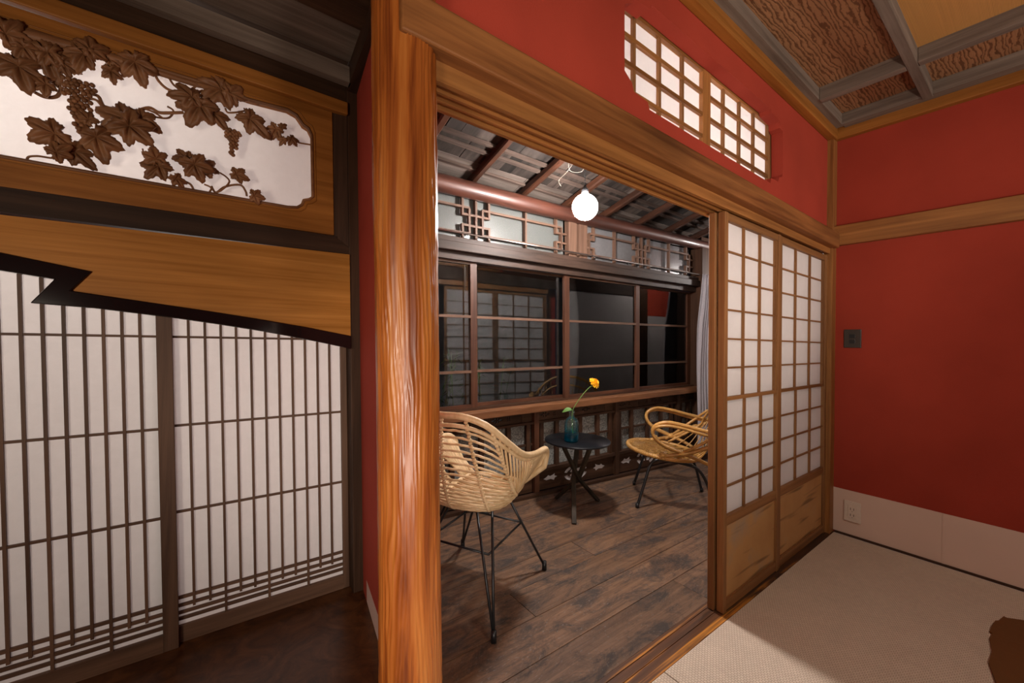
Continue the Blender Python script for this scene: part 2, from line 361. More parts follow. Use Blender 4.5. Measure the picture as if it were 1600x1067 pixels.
def empty(name, loc, label, cat, group=None, kind=None, lean=False):
    o = bpy.data.objects.new(name, None); C.objects.link(o); p = ln(loc) if lean else Vector(loc); o.location = p; o['_o'] = tuple(p)
    o.empty_display_size = 0.05
    return tag(o, label, cat, group, kind)
def box(name, mat, parent, x0, x1, y0, y1, z0, z1, bev=0.0, lean=True): return MB().box(x0, x1, y0, y1, z0, z1).build(name, mat, parent, lean, bev)

# ------------------------------------------------------------------ room shell
XB = 3.277; YA = 0.87; HC = 2.52
# tatami
fl = box('floor', 'dark_wood_X', None, -2.2, XB, -2.9, 0.80, -0.09, -0.052); tag(fl, 'boarded sub-floor under the tatami mats of the red room', 'floor', kind='structure')
mats = [(1.347, XB - 0.012, -0.13, 0.8315), (0.48, 1.343, -0.13, 0.8315), (-0.60, 0.476, -0.13, 0.70), (1.347, XB - 0.012, -1.10, -0.134), (-0.60, 1.343, -1.10, -0.134), (-2.2, -0.604, -1.10, 0.829)]
for i, (a, b_, c_, d_) in enumerate(mats):
    if i == 5: d_ = 0.70                             # this one stops short of the alcove's floor
    o = MB().box(a, b_, c_, d_, -0.052, 0.0).build('tatami_mat', 'tatami_rush', fl, True, 0.002)
strip = box('edge_board', 'dark_wood_X', fl, -2.2, 0.476, 0.702, 0.790, -0.05, 0.0)
box('edge_board', 'dark_wood_X', fl, 3.206, XB, 0.8325, 0.90, -0.05, 0.0)
# wall on the right
wr = box('wall_right', 'red_plaster', None, XB, XB + 0.09, -2.9, YA, 0.0, HC + 0.12); tag(wr, 'dark red plaster wall on the right with a wooden rail', 'wall', kind='structure')
for y0_, y1_, nm in ((0.343, 0.848, 'lining_sheet'), (-2.0, 0.349, 'lining_sheet')):
    k = 0 if y0_ > 0 else 0.0012
    box(nm, 'white_lining_paper', wr, XB - 0.0025 - k, XB - k, y0_, y1_, 0.012, 0.292)
box('lining_seam', 'white_lining_paper', wr, XB - 0.0055, XB - 0.0036, 0.336, 0.349, 0.012, 0.292)
bs = box('baseboard_right', 'dark_wood_Y', None, XB - 0.012, XB, -2.9, 0.83, 0.0005, 0.011); tag(bs, 'thin dark wooden strip along the foot of the right wall', 'baseboard', kind='structure')
nb = MB().beam((3.253, -2.9, 1.893), (3.253, 0.868, 1.911), 0.046, 0.122).build('trim_1', 'honey_wood_Y', None, True, 0.004); tag(nb, 'horizontal wooden rail running along the red right wall', 'beam', kind='structure')
cp = box('trim_2', 'honey_wood_Z', None, 3.205, XB, 0.838, 0.885, 0.0, HC); tag(cp, 'slim wooden corner post between the paper doors and right wall', 'post', kind='structure')
cb = box('trim_3', 'amber_wood_Y', None, 3.235, XB, -2.9, 0.87, HC, HC + 0.10, 0.004); tag(cb, 'amber cornice moulding on top of the right wall', 'cornice', kind='structure')
ca = box('trim_4', 'amber_wood_X', None, -0.2, 3.235, 0.825, 0.87, HC - 0.005, HC + 0.10, 0.004); tag(ca, 'amber cornice moulding above the red wall with the transom', 'cornice', kind='structure')
# back walls of the room, behind the viewer
wb = box('wall_back', 'red_plaster', None, -2.25, XB, -2.99, -2.9, 0.0, HC + 0.12); tag(wb, 'red plaster wall behind the viewer', 'wall', kind='structure')
wl = box('wall_left', 'red_plaster', None, -2.30, -2.2, -2.9, 2.0, -0.05, HC + 0.12); tag(wl, 'red plaster wall at far left outside the picture', 'wall', kind='structure')

# wall A: red plaster over the doors with the notched transom opening
hole = [(1.165, 2.118), (1.185, 2.105), (1.205, 2.092), (1.216, 2.066), (1.296, 2.060), (1.306, 2.037), (2.34, 2.034), (2.352, 2.062), (2.44, 2.066), (2.452, 2.092), (2.485, 2.104), (2.498, 2.12), (2.492, 2.345), (2.462, 2.355), (2.455, 2.385), (2.352, 2.392), (2.34, 2.410), (1.315, 2.412), (1.305, 2.390), (1.216, 2.386), (1.205, 2.36), (1.180, 2.348), (1.165, 2.335)]
def outer(x0, x1, z0, z1): return [(x0, z0), (x1, z0), (x1, z1), (x0, z1)]
wa = MB().slab([outer(0.40, XB + 0.02, 1.85, HC + 0.12), hole], lambda x, z: (x, YA, z), lambda x, z: (x, YA + 0.055, z)).build('wall_front', 'red_plaster'); tag(wa, 'bright red plaster wall above the doorway with a notched opening', 'wall', kind='structure')
# veranda side face of the same wall
wv = MB().slab([outer(0.50, 4.87, 1.852, 2.75), [(1.13, 2.0), (2.56, 2.0), (2.56, 2.45), (1.13, 2.45)]], lambda x, z: (x, 0.964, z), lambda x, z: (x, 0.99, z)).build('wall_veranda', 'dark_wood_X'); tag(wv, 'dark boarded veranda side of the wall over the paper doors', 'wall', kind='structure')
wv2 = box('wall_veranda_end', 'cream_plaster', None, XB + 0.09, 4.75, 0.90, 0.96, -0.05, 1.85); tag(wv2, 'pale wall continuing along the veranda past the paper doors', 'wall', kind='structure')
wv3 = box('trim_14', 'dark_wood_Z', None, 4.75, 4.88, 0.90, 0.985, -0.05, 2.2); tag(wv3, 'dark post of the veranda wall past the paper doors', 'post', kind='structure')
wv4 = box('wall_veranda_far', 'cream_plaster', None, 4.88, 6.0, 0.90, 0.96, -0.05, 1.60); tag(wv4, 'pale lower wall at the far end of the veranda', 'wall', kind='structure')
wv5 = box('wall_veranda_far_top', 'red_plaster', None, 4.88, 6.0, 0.90, 0.97, 1.60, 2.60); tag(wv5, 'red upper wall at the far end of the veranda', 'wall', kind='structure')
wv6 = MB().slab([[(4.23, 2.24), (6.0, 2.10), (6.0, 2.16), (4.23, 2.30)]], lambda x, y: (x, y, -0.03), lambda x, y: (x, y, 2.35)).build('wall_window_end', 'dark_wood_Z'); tag(wv6, 'boarded wall beyond the end of the veranda windows', 'wall', kind='structure')

# transom shoji
def shoji_window(name, label, y, x0, x1, z0, z1, bars, rows, stiles, matv, math_, kind='structure'):
    e = empty(name, ((x0 + x1) / 2, y, z0), label, 'window', kind=kind, lean=True)
    return e
tw = empty('window_1', (1.82, 0.935, 2.03), 'paper transom with fine wooden grid set in notched red opening', 'window', kind='structure', lean=True)
for i, x in enumerate((1.306, 1.468, 1.633, 1.985, 2.146, 2.304)): box('lattice_bar', 'door_wood_Z', tw, x - 0.008, x + 0.008, 0.934, 0.946, 2.015, 2.41)
for (a, b_) in ((1.13, 1.786), (1.850, 2.472)):
    for z in (2.122, 2.218, 2.315): box('lattice_bar', 'honey_wood_X', tw, a, b_, 0.931, 0.944, z - 0.008, z + 0.008)
    box('top_rail', 'honey_wood_X', tw, a, b_, 0.930, 0.952, 2.402, 2.445); box('bottom_rail', 'honey_wood_X', tw, a, b_, 0.930, 0.952, 1.995, 2.026)
box('center_stile', 'honey_wood_Z', tw, 1.786, 1.850, 0.9275, 0.953, 1.995, 2.445, 0.003); box('side_stile', 'door_wood_Z', tw, 2.472, 2.522, 0.929, 0.953, 1.995, 2.445, 0.003)
box('side_stile', 'door_wood_Z', tw, 1.09, 1.13, 0.929, 0.953, 1.995, 2.445, 0.003)
box('paper_sheet', 'shoji_paper', tw, 1.12, 2.49, 0.9475, 0.9485, 2.0, 2.43)

# nageshi, kamoi, sill
ng = MB().beam((0.362, 0.84, 1.888), (XB - 0.048, 0.84, 1.877), 0.062, 0.094).build('trim_5', 'beam_wood', None, True, 0.005); tag(ng, 'broad wooden beam over the sliding doors with a brown upper edge', 'beam', kind='structure')
km = empty('trim_6', (1.9, 0.9, 1.80), 'grooved lintel track above the sliding doors', 'lintel', kind='structure', lean=True)
box('face_board', 'honey_wood_X', km, 0.455, 3.205, 0.851, 0.866, 1.795, 1.845)
for y0_, y1_, z in ((0.866, 0.889, 1.800), (0.889, 0.897, 1.795), (0.897, 0.920, 1.800), (0.920, 0.928, 1.795), (0.928, 0.95, 1.800), (0.950, 0.962, 1.792)):
    box('track_strip', 'honey_wood_X', km, 0.455, 3.205, y0_, y1_, z + (0.004 if z > 1.796 else 0), 1.845)
sl = empty('trim_7', (1.8, 0.89, -0.05), 'wooden threshold with orange grain between veranda and tatami', 'threshold', kind='structure')
for y0_, y1_, zt in ((0.833, 0.858, 0.0), (0.858, 0.890, -0.003), (0.890, 0.895, 0.0), (0.895, 0.925, -0.003), (0.925, 0.945, 0.0)):
    box('sill_strip', 'sill_wood', sl, 0.455, 3.205, y0_, y1_, -0.06, zt)

# pillar
def pillar():
    cx, cy, r0 = 0.397, 0.884, 0.069
    nz, na = 340, 160; mb = MB(); vs = []
    for i in range(nz + 1):
        z = -0.02 + (HC + 0.1) * i / nz
        for k in range(na):
            a = 2 * PI * k / na
            w = noise.noise(Vector((math.cos(a) * 1.5, math.sin(a) * 1.5, z * 1.7))) * 2.3 + noise.noise(Vector((math.cos(a) * 4, math.sin(a) * 4, z * 8))) * 0.8
            rid = math.sin(a * 24 + w * 2.6); amp = 0.0023 * (0.55 + 0.6 * noise.noise(Vector((math.cos(a) * 2, math.sin(a) * 2, z * 2.2 + 9))))
            r = r0 + amp * (1 - abs(rid)) * 2 + 0.0018 * noise.noise(Vector((math.cos(a) * 3, math.sin(a) * 3, z * 5)))
            vs.append((cx + r * math.cos(a), cy + r * math.sin(a), z))
    fs = [(i * na + k, i * na + (k + 1) % na, (i + 1) * na + (k + 1) % na, (i + 1) * na + k) for i in range(nz) for k in range(na)]
    fs += [tuple(range(na))[::-1], tuple(range(nz * na, (nz + 1) * na))]
    o = mb.add(vs, fs, True).build('pillar', 'pillar_wood'); tag(o, 'glossy orange pillar with rippled log surface beside the doorway', 'pillar')
pillar()

# coffered ceiling
ce = box('ceiling', 'dark_wood_Y', None, -2.3, XB + 0.1, -2.95, 0.90, HC + 0.14, HC + 0.17); tag(ce, 'coffered wooden ceiling with grey battens and cedar panels', 'ceiling', kind='structure')
GZ = HC + 0.052
ys = [0.422, -0.56, -1.52]; 
for y in ys: MB().box(-2.2, 3.20, y - 0.021, y + 0.021, GZ, GZ + 0.075).build('batten', 'grey_wood_X', ce, True, 0.003)
box('border_batten', 'grey_wood_X', ce, -2.2, 3.205, 0.790, 0.826, GZ + 0.004, GZ + 0.085); box('border_batten', 'grey_wood_Y', ce, 3.175, 3.2345, -2.9, 0.789, GZ + 0.004, GZ + 0.085)
yb = [(0.4435, 0.7895, [2.79, 0.95, -0.75]), (-0.5385, 0.4005, [2.79, 2.18, 0.95, -0.1, -1.1]), (-1.499, -0.581, [2.68, 1.2, 0.0, -1.1])]
for y0_, y1_, xs in yb:
    for x in xs: MB().box(x - 0.024, x + 0.024, y0_, y1_, GZ, GZ + 0.075).build('batten', 'grey_wood_Y', ce, True, 0.003)
    ed = [3.175] + [x for x in xs] + [-2.2]
    for i in range(len(ed) - 1):
        x1_, x0_ = ed[i], ed[i + 1]
        mt = 'straight_cedar' if (y0_ < 0 and i == 1 and y0_ > -1) else 'flame_cedar'
        o = box('ceiling_panel', mt, ce, x0_ + 0.005, x1_ - 0.005, y0_ - 0.01, y1_ + 0.01, GZ + 0.070, GZ + 0.080)
        if mt == 'straight_cedar': o['label'] = 'brighter orange straight-grained ceiling panel'

# ------------------------------------------------------------------ sliding paper doors
def shoji_door(name, label, xl, xr, y0, y1, flip=False):
    """snow-viewing shoji: frame, nested upper grid of 3x6, lower grid of 3x4, painted panel below"""
    def box(nm, mt, pa, x0, x1, ya, yb, z0, z1, bev=0.0):
        if flip: ya, yb = y0 + y1 - yb, y0 + y1 - ya
        return MB().box(x0, x1, ya, yb, z0, z1).build(nm, mt, pa, True, bev)
    d = empty(name, ((xl + xr) / 2, (y0 + y1) / 2, 0.0), label, 'door', kind='structure', lean=True)
    st = 0.030; zt = 1.787
    box('stile', 'door_wood_Z', d, xl, xl + st, y0, y1, 0.001, zt, 0.002); box('stile', 'door_wood_Z', d, xr - st, xr, y0, y1, 0.001, zt, 0.002)
    a, b_ = xl + st, xr - st
    box('top_rail', 'door_wood_X', d, a, b_, y0 + 0.003, y1 - 0.002, 1.752, zt - 0.002); box('middle_rail', 'door_wood_X', d, a, b_, y0 + 0.005, y1 - 0.004, 0.952, 0.968)
    box('lock_rail', 'door_wood_X', d, a, b_, y0 + 0.003, y1 - 0.002, 0.392, 0.430); box('bottom_rail', 'door_wood_X', d, a, b_, y0 + 0.003, y1 - 0.002, 0.005, 0.050)
    # nested upper frame, its own stile on the right
    box('inner_stile', 'door_wood_Z', d, b_ - 0.018, b_ - 0.0005, y0 + 0.007, y1 - 0.004, 0.968, 1.752)
    ub = b_ - 0.018
    for i in (1, 2): x = a + (ub - a) * i / 3; box('lattice_bar', 'door_wood_Z', d, x - 0.006, x + 0.006, y0 + 0.009, y0 + 0.019, 0.968, 1.752)
    for j in range(1, 6): z = 0.968 + (1.752 - 0.968) * j / 6; box('lattice_bar', 'door_wood_X', d, a, ub, y0 + 0.011, y0 + 0.020, z - 0.004, z + 0.004)
    for i in (1, 2): x = a + 0.014 + (b_ - a - 0.006) * i / 3; box('lattice_bar', 'door_wood_Z', d, x - 0.006, x + 0.006, y0 + 0.009, y0 + 0.019, 0.430, 0.952)
    for j in range(1, 4): z = 0.430 + (0.952 - 0.430) * j / 4; box('lattice_bar', 'door_wood_X', d, a, b_, y0 + 0.011, y0 + 0.020, z - 0.004, z + 0.004)
    box('paper_sheet', 'shoji_paper', d, a, b_, y0 + 0.0205, y0 + 0.0212, 0.425, 1.758)
    o = box('painted_board', 'painted_panel', d, a, b_, y0 + 0.011, y0 + 0.021, 0.045, 0.398); o['label'] = 'golden brown board painted with dark mist streaks'
    # thin bead with rounded corner look round the panel
    for q in ((a, a + 0.006, 0.050, 0.392), (b_ - 0.006, b_, 0.050, 0.392)): box('bead', 'door_wood_Z', d, q[0], q[1], y0 + 0.006, y0 + 0.011, q[2], q[3])
    for q in ((a, b_, 0.386, 0.392), (a, b_, 0.050, 0.056)): box('bead', 'door_wood_X', d, q[0], q[1], y0 + 0.006, y0 + 0.011, q[2], q[3])
    return d
shoji_door('door_1', 'front sliding paper door nearest the open doorway', 1.843, 2.452, 0.858, 0.889)
shoji_door('door_2', 'second sliding paper door beside the corner post', 2.453, 3.204, 0.8625, 0.8895)
shoji_door('door_3', 'paper door slid behind the front one, only its dark edge showing', 1.830, 2.50, 0.8955, 0.924, True)
shoji_door('door_4', 'paper door slid behind the corner door, seen from the veranda', 2.49, 3.204, 0.8960, 0.9235, True)

# ------------------------------------------------------------------ alcove on the left
tf = MB().slab([[(-2.2, 0.80), (0.45, 0.80), (0.45, 0.945), (0.60, 1.965), (-2.2, 1.965)]], lambda x, y: (x, y, -0.05), lambda x, y: (x, y, 0.045)).build('floor_alcove', 'toko_floor_wood'); tag(tf, 'polished dark burl wood floor of the alcove', 'floor', kind='structure')
ws = MB()
pl = [(0.452, 0.945), (0.583, 1.95), (0.583, 3.3), (0.64, 3.3), (0.64, 1.95), (0.495, 0.945)]  # unseen rear run added to keep the screen backlights out of the veranda
ws.slab([pl], lambda x, y: (x, y, -0.05), lambda x, y: (x, y, 2.35)); ws = ws.build('wall_alcove', 'red_plaster'); tag(ws, 'narrow strip of deep red wall between alcove and pillar', 'wall', kind='structure')
MB().slab([[(0.4535, 0.99), (0.5745, 1.86), (0.572, 1.86), (0.451, 0.99)]], lambda x, y: (x, y, 0.046), lambda x, y: (x, y, 0.142)).build('lining_sheet', 'toko_paper_trim', ws)
pt = box('trim_8', 'dark_wood_Z', None, 0.529, 0.583, 1.865, 1.965, 0.0455, 2.30, 0.004); tag(pt, 'dark corner post at the back of the alcove', 'post', kind='structure')
sy = MB().beam((0.505, 0.98, 2.335), (0.575, 1.95, 2.335), 0.08, 0.10).build('trim_9', 'dark_wood_Y'); tag(sy, 'dark beam along the top of the narrow red alcove wall', 'beam', kind='structure')
ac = box('ceiling_alcove', 'dark_wood_X', None, -2.2, 0.60, 0.92, 1.97, 2.40, 2.43); tag(ac, 'shadowed plank ceiling over the alcove', 'ceiling', kind='structure')
for i, (a, b_) in enumerate(((0.93, 1.14), (1.143, 1.36), (1.363, 1.58), (1.583, 1.80))):
    box('plank', 'grey_wood_X' if i == 3 else 'dark_wood_X', ac, -2.2, 0.55 if i > 1 else 0.50, a, b_, 2.352 + 0.006 * i, 2.40)
box('batten', 'grey_wood_X', ac, -2.2, 0.53, 1.80, 1.838, 2.285, 2.352); box('batten', 'dark_wood_X', ac, -2.2, 0.52, 1.34, 1.372, 2.325, 2.352)
fw = box('wall_alcove_front', 'red_plaster', None, -2.2, 0.34, 0.865, 0.91, 2.42, HC + 0.12); tag(fw, 'red wall over the mouth of the alcove', 'wall', kind='structure')
fl_ = box('trim_10', 'grey_wood_X', None, -2.2, 0.335, 0.85, 0.925, 2.30, 2.42); tag(fl_, 'lintel over the mouth of the alcove', 'lintel', kind='structure')

# the two lattice screens
def alcove_screen(name, label, y, xs, pe, stl, str_, long_idx, ladder, hz, zb):
    w = empty(name, ((stl[0] + str_[1]) / 2, y, 0.046), label, 'window', kind='structure', lean=True)
    box('stile', 'lattice_wood_Z', w, stl[0], stl[1], y, y + 0.024, 0.0465, 1.50, 0.002); box('stile', 'lattice_wood_Z', w, str_[0], str_[1], y, y + 0.024, 0.0465, 1.50, 0.002)
    box('bottom_rail', 'lattice_wood_X', w, stl[1], str_[0], y + 0.001, y + 0.023, 0.0465, zb)
    for i, x in enumerate(xs):
        box('lattice_bar', 'lattice_wood_Z', w, x - 0.0042, x + 0.0042, y + 0.004, y + 0.014, zb if i in long_idx else ladder[1] - 0.012, 1.50)
    for z in hz: box('lattice_bar', 'lattice_wood_X', w, stl[1], str_[0], y + 0.006, y + 0.015, z - 0.0042, z + 0.0042)
    for z in ladder: box('lattice_bar', 'lattice_wood_X', w, stl[1], str_[0], y + 0.006, y + 0.015, z - 0.0055, z + 0.0055)
    box('paper_sheet', 'shoji_paper', w, stl[1] - 0.004, str_[0] + 0.004, y + 0.0152, y + 0.016, zb - 0.01, 1.50)
alcove_screen('window_2', 'tall paper lattice screen at far left, overlapping its neighbour', 1.903, [-0.1665 - 0.0455 * i for i in range(11)], 0, (-0.705, -0.669), (-0.124, -0.080), (2 - 0, 5, 8), (0.212, 0.182, 0.157, 0.132), (1.19, 0.857, 0.533), 0.108)
alcove_screen('window_3', 'right-hand paper lattice screen of the alcove beside the dark post', 1.930, [-0.035 + 0.0492 * i - (0.0 if i else 0) for i in range(11)], 0, (-0.125, -0.082), (0.503, 0.5285), (2, 5, 8), (0.213, 0.183, 0.156, 0.133), (1.19, 0.86, 0.537), 0.108)
for nm, x0, x1 in (('window_side', -2.2, -0.71),):
    o = box('wall_alcove_back', 'red_plaster', None, x0, x1, 1.90, 1.96, 0.0455, 2.35); tag(o, 'back wall of the alcove beyond the left picture edge', 'wall', kind='structure')

# curved board with its black lacquer rim
bd = MB().slab([[(-0.70, 1.535), (0.528, 1.566), (0.528, 1.207), (0.35, 1.240), (0.175, 1.267), (0.03, 1.287), (-0.108, 1.304), (-0.317, 1.330), (-0.27, 1.396), (-0.462, 1.430), (-0.70, 1.465)]], lambda x, z: (x, 1.852, z), lambda x, z: (x, 1.88, z)).build('curved_board', 'toko_board')
tag(bd, 'orange grained board with a lightning-notch lower edge over the lattice screens', 'board')
rim = [(-0.70, 1.465), (-0.462, 1.430), (-0.27, 1.396), (-0.317, 1.330), (-0.108, 1.304), (0.03, 1.287), (0.175, 1.267), (0.35, 1.240), (0.528, 1.207), (0.528, 1.150), (0.40, 1.178), (0.29, 1.200), (0.174, 1.221), (0.05, 1.240), (-0.074, 1.257), (-0.265, 1.278), (-0.403, 1.285), (-0.352, 1.362), (-0.463, 1.377), (-0.70, 1.41)]
o = MB().slab([rim], lambda x, z: (x, 1.842, z), lambda x, z: (x, 1.888, z)).build('lacquer_rim', 'black_lacquer', bd, True, 0.003); o['label'] = 'black lacquered rim following the notch'
db = MB().beam((-0.75, 1.887, 1.588), (0.529, 1.887, 1.604), 0.035, 0.075).build('trim_11', 'dark_wood_X'); tag(db, 'dark recessed rail between curved board and carved transom', 'rail', kind='structure')
tb = box('trim_12', 'amber_wood_X', None, -1.2, 0.528, 1.845, 1.95, 2.172, 2.225, 0.004); tag(tb, 'amber beam along the top of the carved grapevine transom', 'beam', kind='structure')
hb = box('trim_13', 'dark_wood_X', None, -2.2, 0.529, 1.88, 1.96, 2.226, 2.36); tag(hb, 'dark head wall above the carved transom', 'beam', kind='structure')

# carved grapevine transom
rm = empty('carved_transom', (-0.13, 1.88, 1.64), 'carved wooden transom of grape leaves and vines in front of white paper', 'transom', lean=True)
inner = [(-0.70, 2.112), (-0.45, 2.114), (-0.31, 2.115), (-0.006, 2.122), (0.171, 2.114), (0.298, 2.122), (0.330, 2.112), (0.345, 2.092), (0.354, 2.080), (0.374, 2.072), (0.386, 2.047), (0.387, 1.790), (0.372, 1.776), (0.352, 1.768), (0.345, 1.748), (0.327, 1.733), (0.292, 1.727), (-0.321, 1.717), (-0.456, 1.716), (-0.70, 1.716)]
MB().slab([[(-0.80, 1.622), (0.468, 1.644), (0.468, 2.171), (-0.80, 2.168)], inner], lambda x, z: (x, 1.866, z), lambda x, z: (x, 1.905, z)).build('frame', 'amber_wood_X', rm, True, 0.003)
MB().tube([(x, 1.868, z) for x, z in inner], 0.0065, 6, True).build('beading', 'carved_wood', rm)
MB().tube([(x * 1.0 + (0.012 if x > 0.2 else 0), 1.866, z + (0.014 if z > 1.9 else -0.014)) for x, z in inner], 0.0025, 6, True).build('beading', 'amber_wood_X', rm)
MB().slab([[(0.469, 1.644), (0.5275, 1.600), (0.5275, 2.171), (0.469, 2.171)]], lambda x, z: (x, 1.872 - (x > 0.5) * 0.01, z), lambda x, z: (x, 1.90, z)).build('side_post', 'dark_wood_Z', rm)
box('paper_sheet', 'shoji_paper', rm, -0.74, 0.43, 1.925, 1.926, 1.69, 2.15)
LEAVES=[
(-0.360,2.053,-0.349,1.996,0.075),(-0.355,2.063,-0.418,2.053,0.065),(-0.277,2.090,-0.305,2.029,0.062),(-0.261,2.104,-0.222,2.133,0.052),
(-0.217,2.065,-0.207,2.021,0.040),(-0.158,2.117,-0.137,2.050,0.055),(-0.414,1.991,-0.401,1.921,0.055),(-0.436,2.073,-0.402,2.131,0.058),
(-0.432,2.004,-0.451,1.968,0.039),(-0.362,1.962,-0.386,1.945,0.039),(-0.345,1.814,-0.394,1.785,0.065),(-0.341,1.756,-0.309,1.787,0.045),
(-0.304,1.774,-0.261,1.734,0.058),(-0.255,1.835,-0.232,1.758,0.065),(-0.270,1.883,-0.286,1.901,0.039),(-0.174,1.892,-0.112,1.835,0.084),
(-0.185,1.920,-0.244,1.854,0.058),(-0.144,1.934,-0.096,1.906,0.045),(0.013,2.031,-0.016,1.949,0.071),(-0.007,2.050,-0.070,2.039,0.065),
(0.054,2.020,0.093,1.972,0.052),(0.078,2.117,0.027,2.045,0.055),(0.107,2.110,0.167,2.106,0.052),(0.166,2.032,0.223,1.978,0.058),
(0.255,2.029,0.238,1.990,0.026),(0.276,2.045,0.293,2.061,0.018),(0.309,2.003,0.331,1.979,0.029),(0.279,1.989,0.266,1.966,0.019),
(-0.103,1.784,-0.141,1.724,0.058),(-0.109,1.807,-0.115,1.838,0.045),(-0.056,1.750,-0.040,1.726,0.036),(-0.005,1.811,0.029,1.750,0.055),
(0.023,1.818,0.069,1.813,0.049),(-0.025,1.831,-0.068,1.823,0.039),(0.121,1.811,0.164,1.802,0.031),(0.177,1.742,0.213,1.739,0.029),
(-0.216,2.104,-0.182,2.119,0.039),(-0.325,2.043,-0.310,1.997,0.039),(-0.403,2.052,-0.423,2.001,0.045),]
VINES=[
([ (-0.277,1.976),(-0.252,1.978),(-0.242,1.955),(-0.228,1.929),(-0.197,1.932),(-0.161,1.956),(-0.125,1.982),(-0.100,1.978),(-0.074,1.983),(-0.032,1.998) ],0.0052),
([ (-0.155,1.963),(-0.125,1.957),(-0.107,1.955),(-0.075,1.967),(-0.061,1.996),(-0.077,2.003) ],0.0032),
([ (-0.137,1.977),(-0.112,1.970),(-0.088,1.958) ],0.0032),
([ (-0.110,2.110),(-0.098,2.082),(-0.073,2.067),(-0.034,2.069),(-0.000,2.078),(0.024,2.100) ],0.0046),
([ (-0.072,2.109),(-0.053,2.083),(-0.014,2.090),(0.014,2.118),(0.042,2.125) ],0.0039),
([ (-0.451,1.982),(-0.433,1.962),(-0.410,1.957),(-0.391,1.936),(-0.367,1.930),(-0.342,1.944),(-0.331,1.974) ],0.0052),
([ (-0.432,2.040),(-0.409,2.029),(-0.390,2.030),(-0.365,2.033) ],0.0046),
([ (-0.424,1.951),(-0.396,1.955),(-0.366,1.974),(-0.341,1.999) ],0.0039),
([ (-0.410,1.721),(-0.405,1.733),(-0.386,1.741),(-0.363,1.745),(-0.346,1.747) ],0.0032),
([ (-0.145,1.837),(-0.140,1.806),(-0.128,1.818),(-0.130,1.842) ],0.0026),
([ (-0.052,1.755),(-0.019,1.747),(-0.006,1.724),(0.007,1.719) ],0.0039),
([ (0.043,1.754),(0.057,1.735),(0.086,1.764),(0.132,1.780),(0.150,1.762),(0.154,1.744) ],0.0039),
([ (0.069,1.811),(0.091,1.801),(0.098,1.781),(0.071,1.743),(0.043,1.727) ],0.0032),
([ (0.022,1.757),(0.043,1.749),(0.035,1.725) ],0.0032),
([ (0.091,2.060),(0.098,2.045),(0.121,2.052),(0.151,2.072) ],0.0032),
([ (0.230,2.016),(0.254,2.005),(0.297,2.009),(0.340,2.008),(0.385,2.010) ],0.0032),
([ (-0.274,1.958),(-0.253,1.959),(-0.236,1.934) ],0.0039),
([ (-0.291,1.944),(-0.294,1.890),(-0.300,1.843) ],0.0039),
]

def grape_leaf(cx, cz, tx, tz, size, y, seed):
    rnd = random.Random(seed); th0 = math.atan2(tz - cz, tx - cx); mb = MB(); na, nr = 72, 6
    lobes = [(0, 1.0, 0.62), (1.02, 0.90, 0.58), (-1.02, 0.88, 0.58), (2.02, 0.74, 0.60), (-2.02, 0.72, 0.60)]
    lobes = [(d + rnd.uniform(-0.1, 0.1), l * rnd.uniform(0.85, 1.1), w) for d, l, w in lobes]
    tip = math.hypot(tx - cx, tz - cz); L = max(size, tip * 0.95) * 1.08; tl = rnd.uniform(-0.18, 0.30); tl2 = rnd.uniform(-0.25, 0.25); sq = rnd.uniform(0.78, 1.0)
    vs = []
    for j in range(nr + 1):
        for k in range(na):
            a = -PI + 2 * PI * k / na; r = 0.50; vein = 9
            for d, l, w in lobes:
                q = abs(a - d); vein = min(vein, q)
                if q < w: r = max(r, l * (1 - 0.46 * (q / w) ** 1.2))
            r = r + 0.035 * math.sin(a * 26) * (1 if abs(a) < 2.7 else 0.2)
            if abs(a) > 2.85: r *= 0.6
            rr = r * j / nr
            h = 0.011 * math.sin(min(1.0, vein / 0.42) * PI / 2) * math.sin(PI * min(1, j / nr * 0.9)) * (L / 0.06) - 0.35 * rr * rr * 0.02
            x = rr * math.cos(a) * L; z = rr * math.sin(a) * L * sq
            X = cx + x * math.cos(th0) - z * math.sin(th0); Z = cz + x * math.sin(th0) + z * math.cos(th0)
            vs.append((X, y - h + tl * x * 0.6 + tl2 * z * 0.8, Z))
    n = len(vs); vs += [(v[0], v[1] + 0.006, v[2]) for v in vs]
    fs = []
    for j in range(nr):
        for k in range(na):
            q = (j * na + k, j * na + (k + 1) % na, (j + 1) * na + (k + 1) % na, (j + 1) * na + k); fs.append(q); fs.append(tuple(i + n for i in q)[::-1])
    fs += [(nr * na + k, nr * na + (k + 1) % na, n + nr * na + (k + 1) % na, n + nr * na + k) for k in range(na)]
    return mb.add(vs, fs, True)
for i, (a, b_, c_, d_, s_) in enumerate(LEAVES):
    grape_leaf(a, b_, c_, d_, s_, 1.868 - 0.006 * (i % 4), i).build('grape_leaf', 'carved_wood', rm)
def smooth_path(pts, k=5):
    P = [Vector(p) for p in pts]; out = []
    for i in range(len(P) - 1):
        p0, p1, p2, p3 = P[max(0, i - 1)], P[i], P[i + 1], P[min(len(P) - 1, i + 2)]
        for j in range(k):
            t_ = j / k; out.append(0.5 * ((2 * p1) + (p2 - p0) * t_ + (2 * p0 - 5 * p1 + 4 * p2 - p3) * t_ ** 2 + (-p0 + 3 * p1 - 3 * p2 + p3) * t_ ** 3))
    return out + [P[-1]]
for i, (pts, r) in enumerate(VINES):
    MB().tube(smooth_path([(x, 1.880 + 0.005 * math.sin(j * 2 + i), z) for j, (x, z) in enumerate(pts)]), r, 8).build('vine', 'carved_wood', rm)
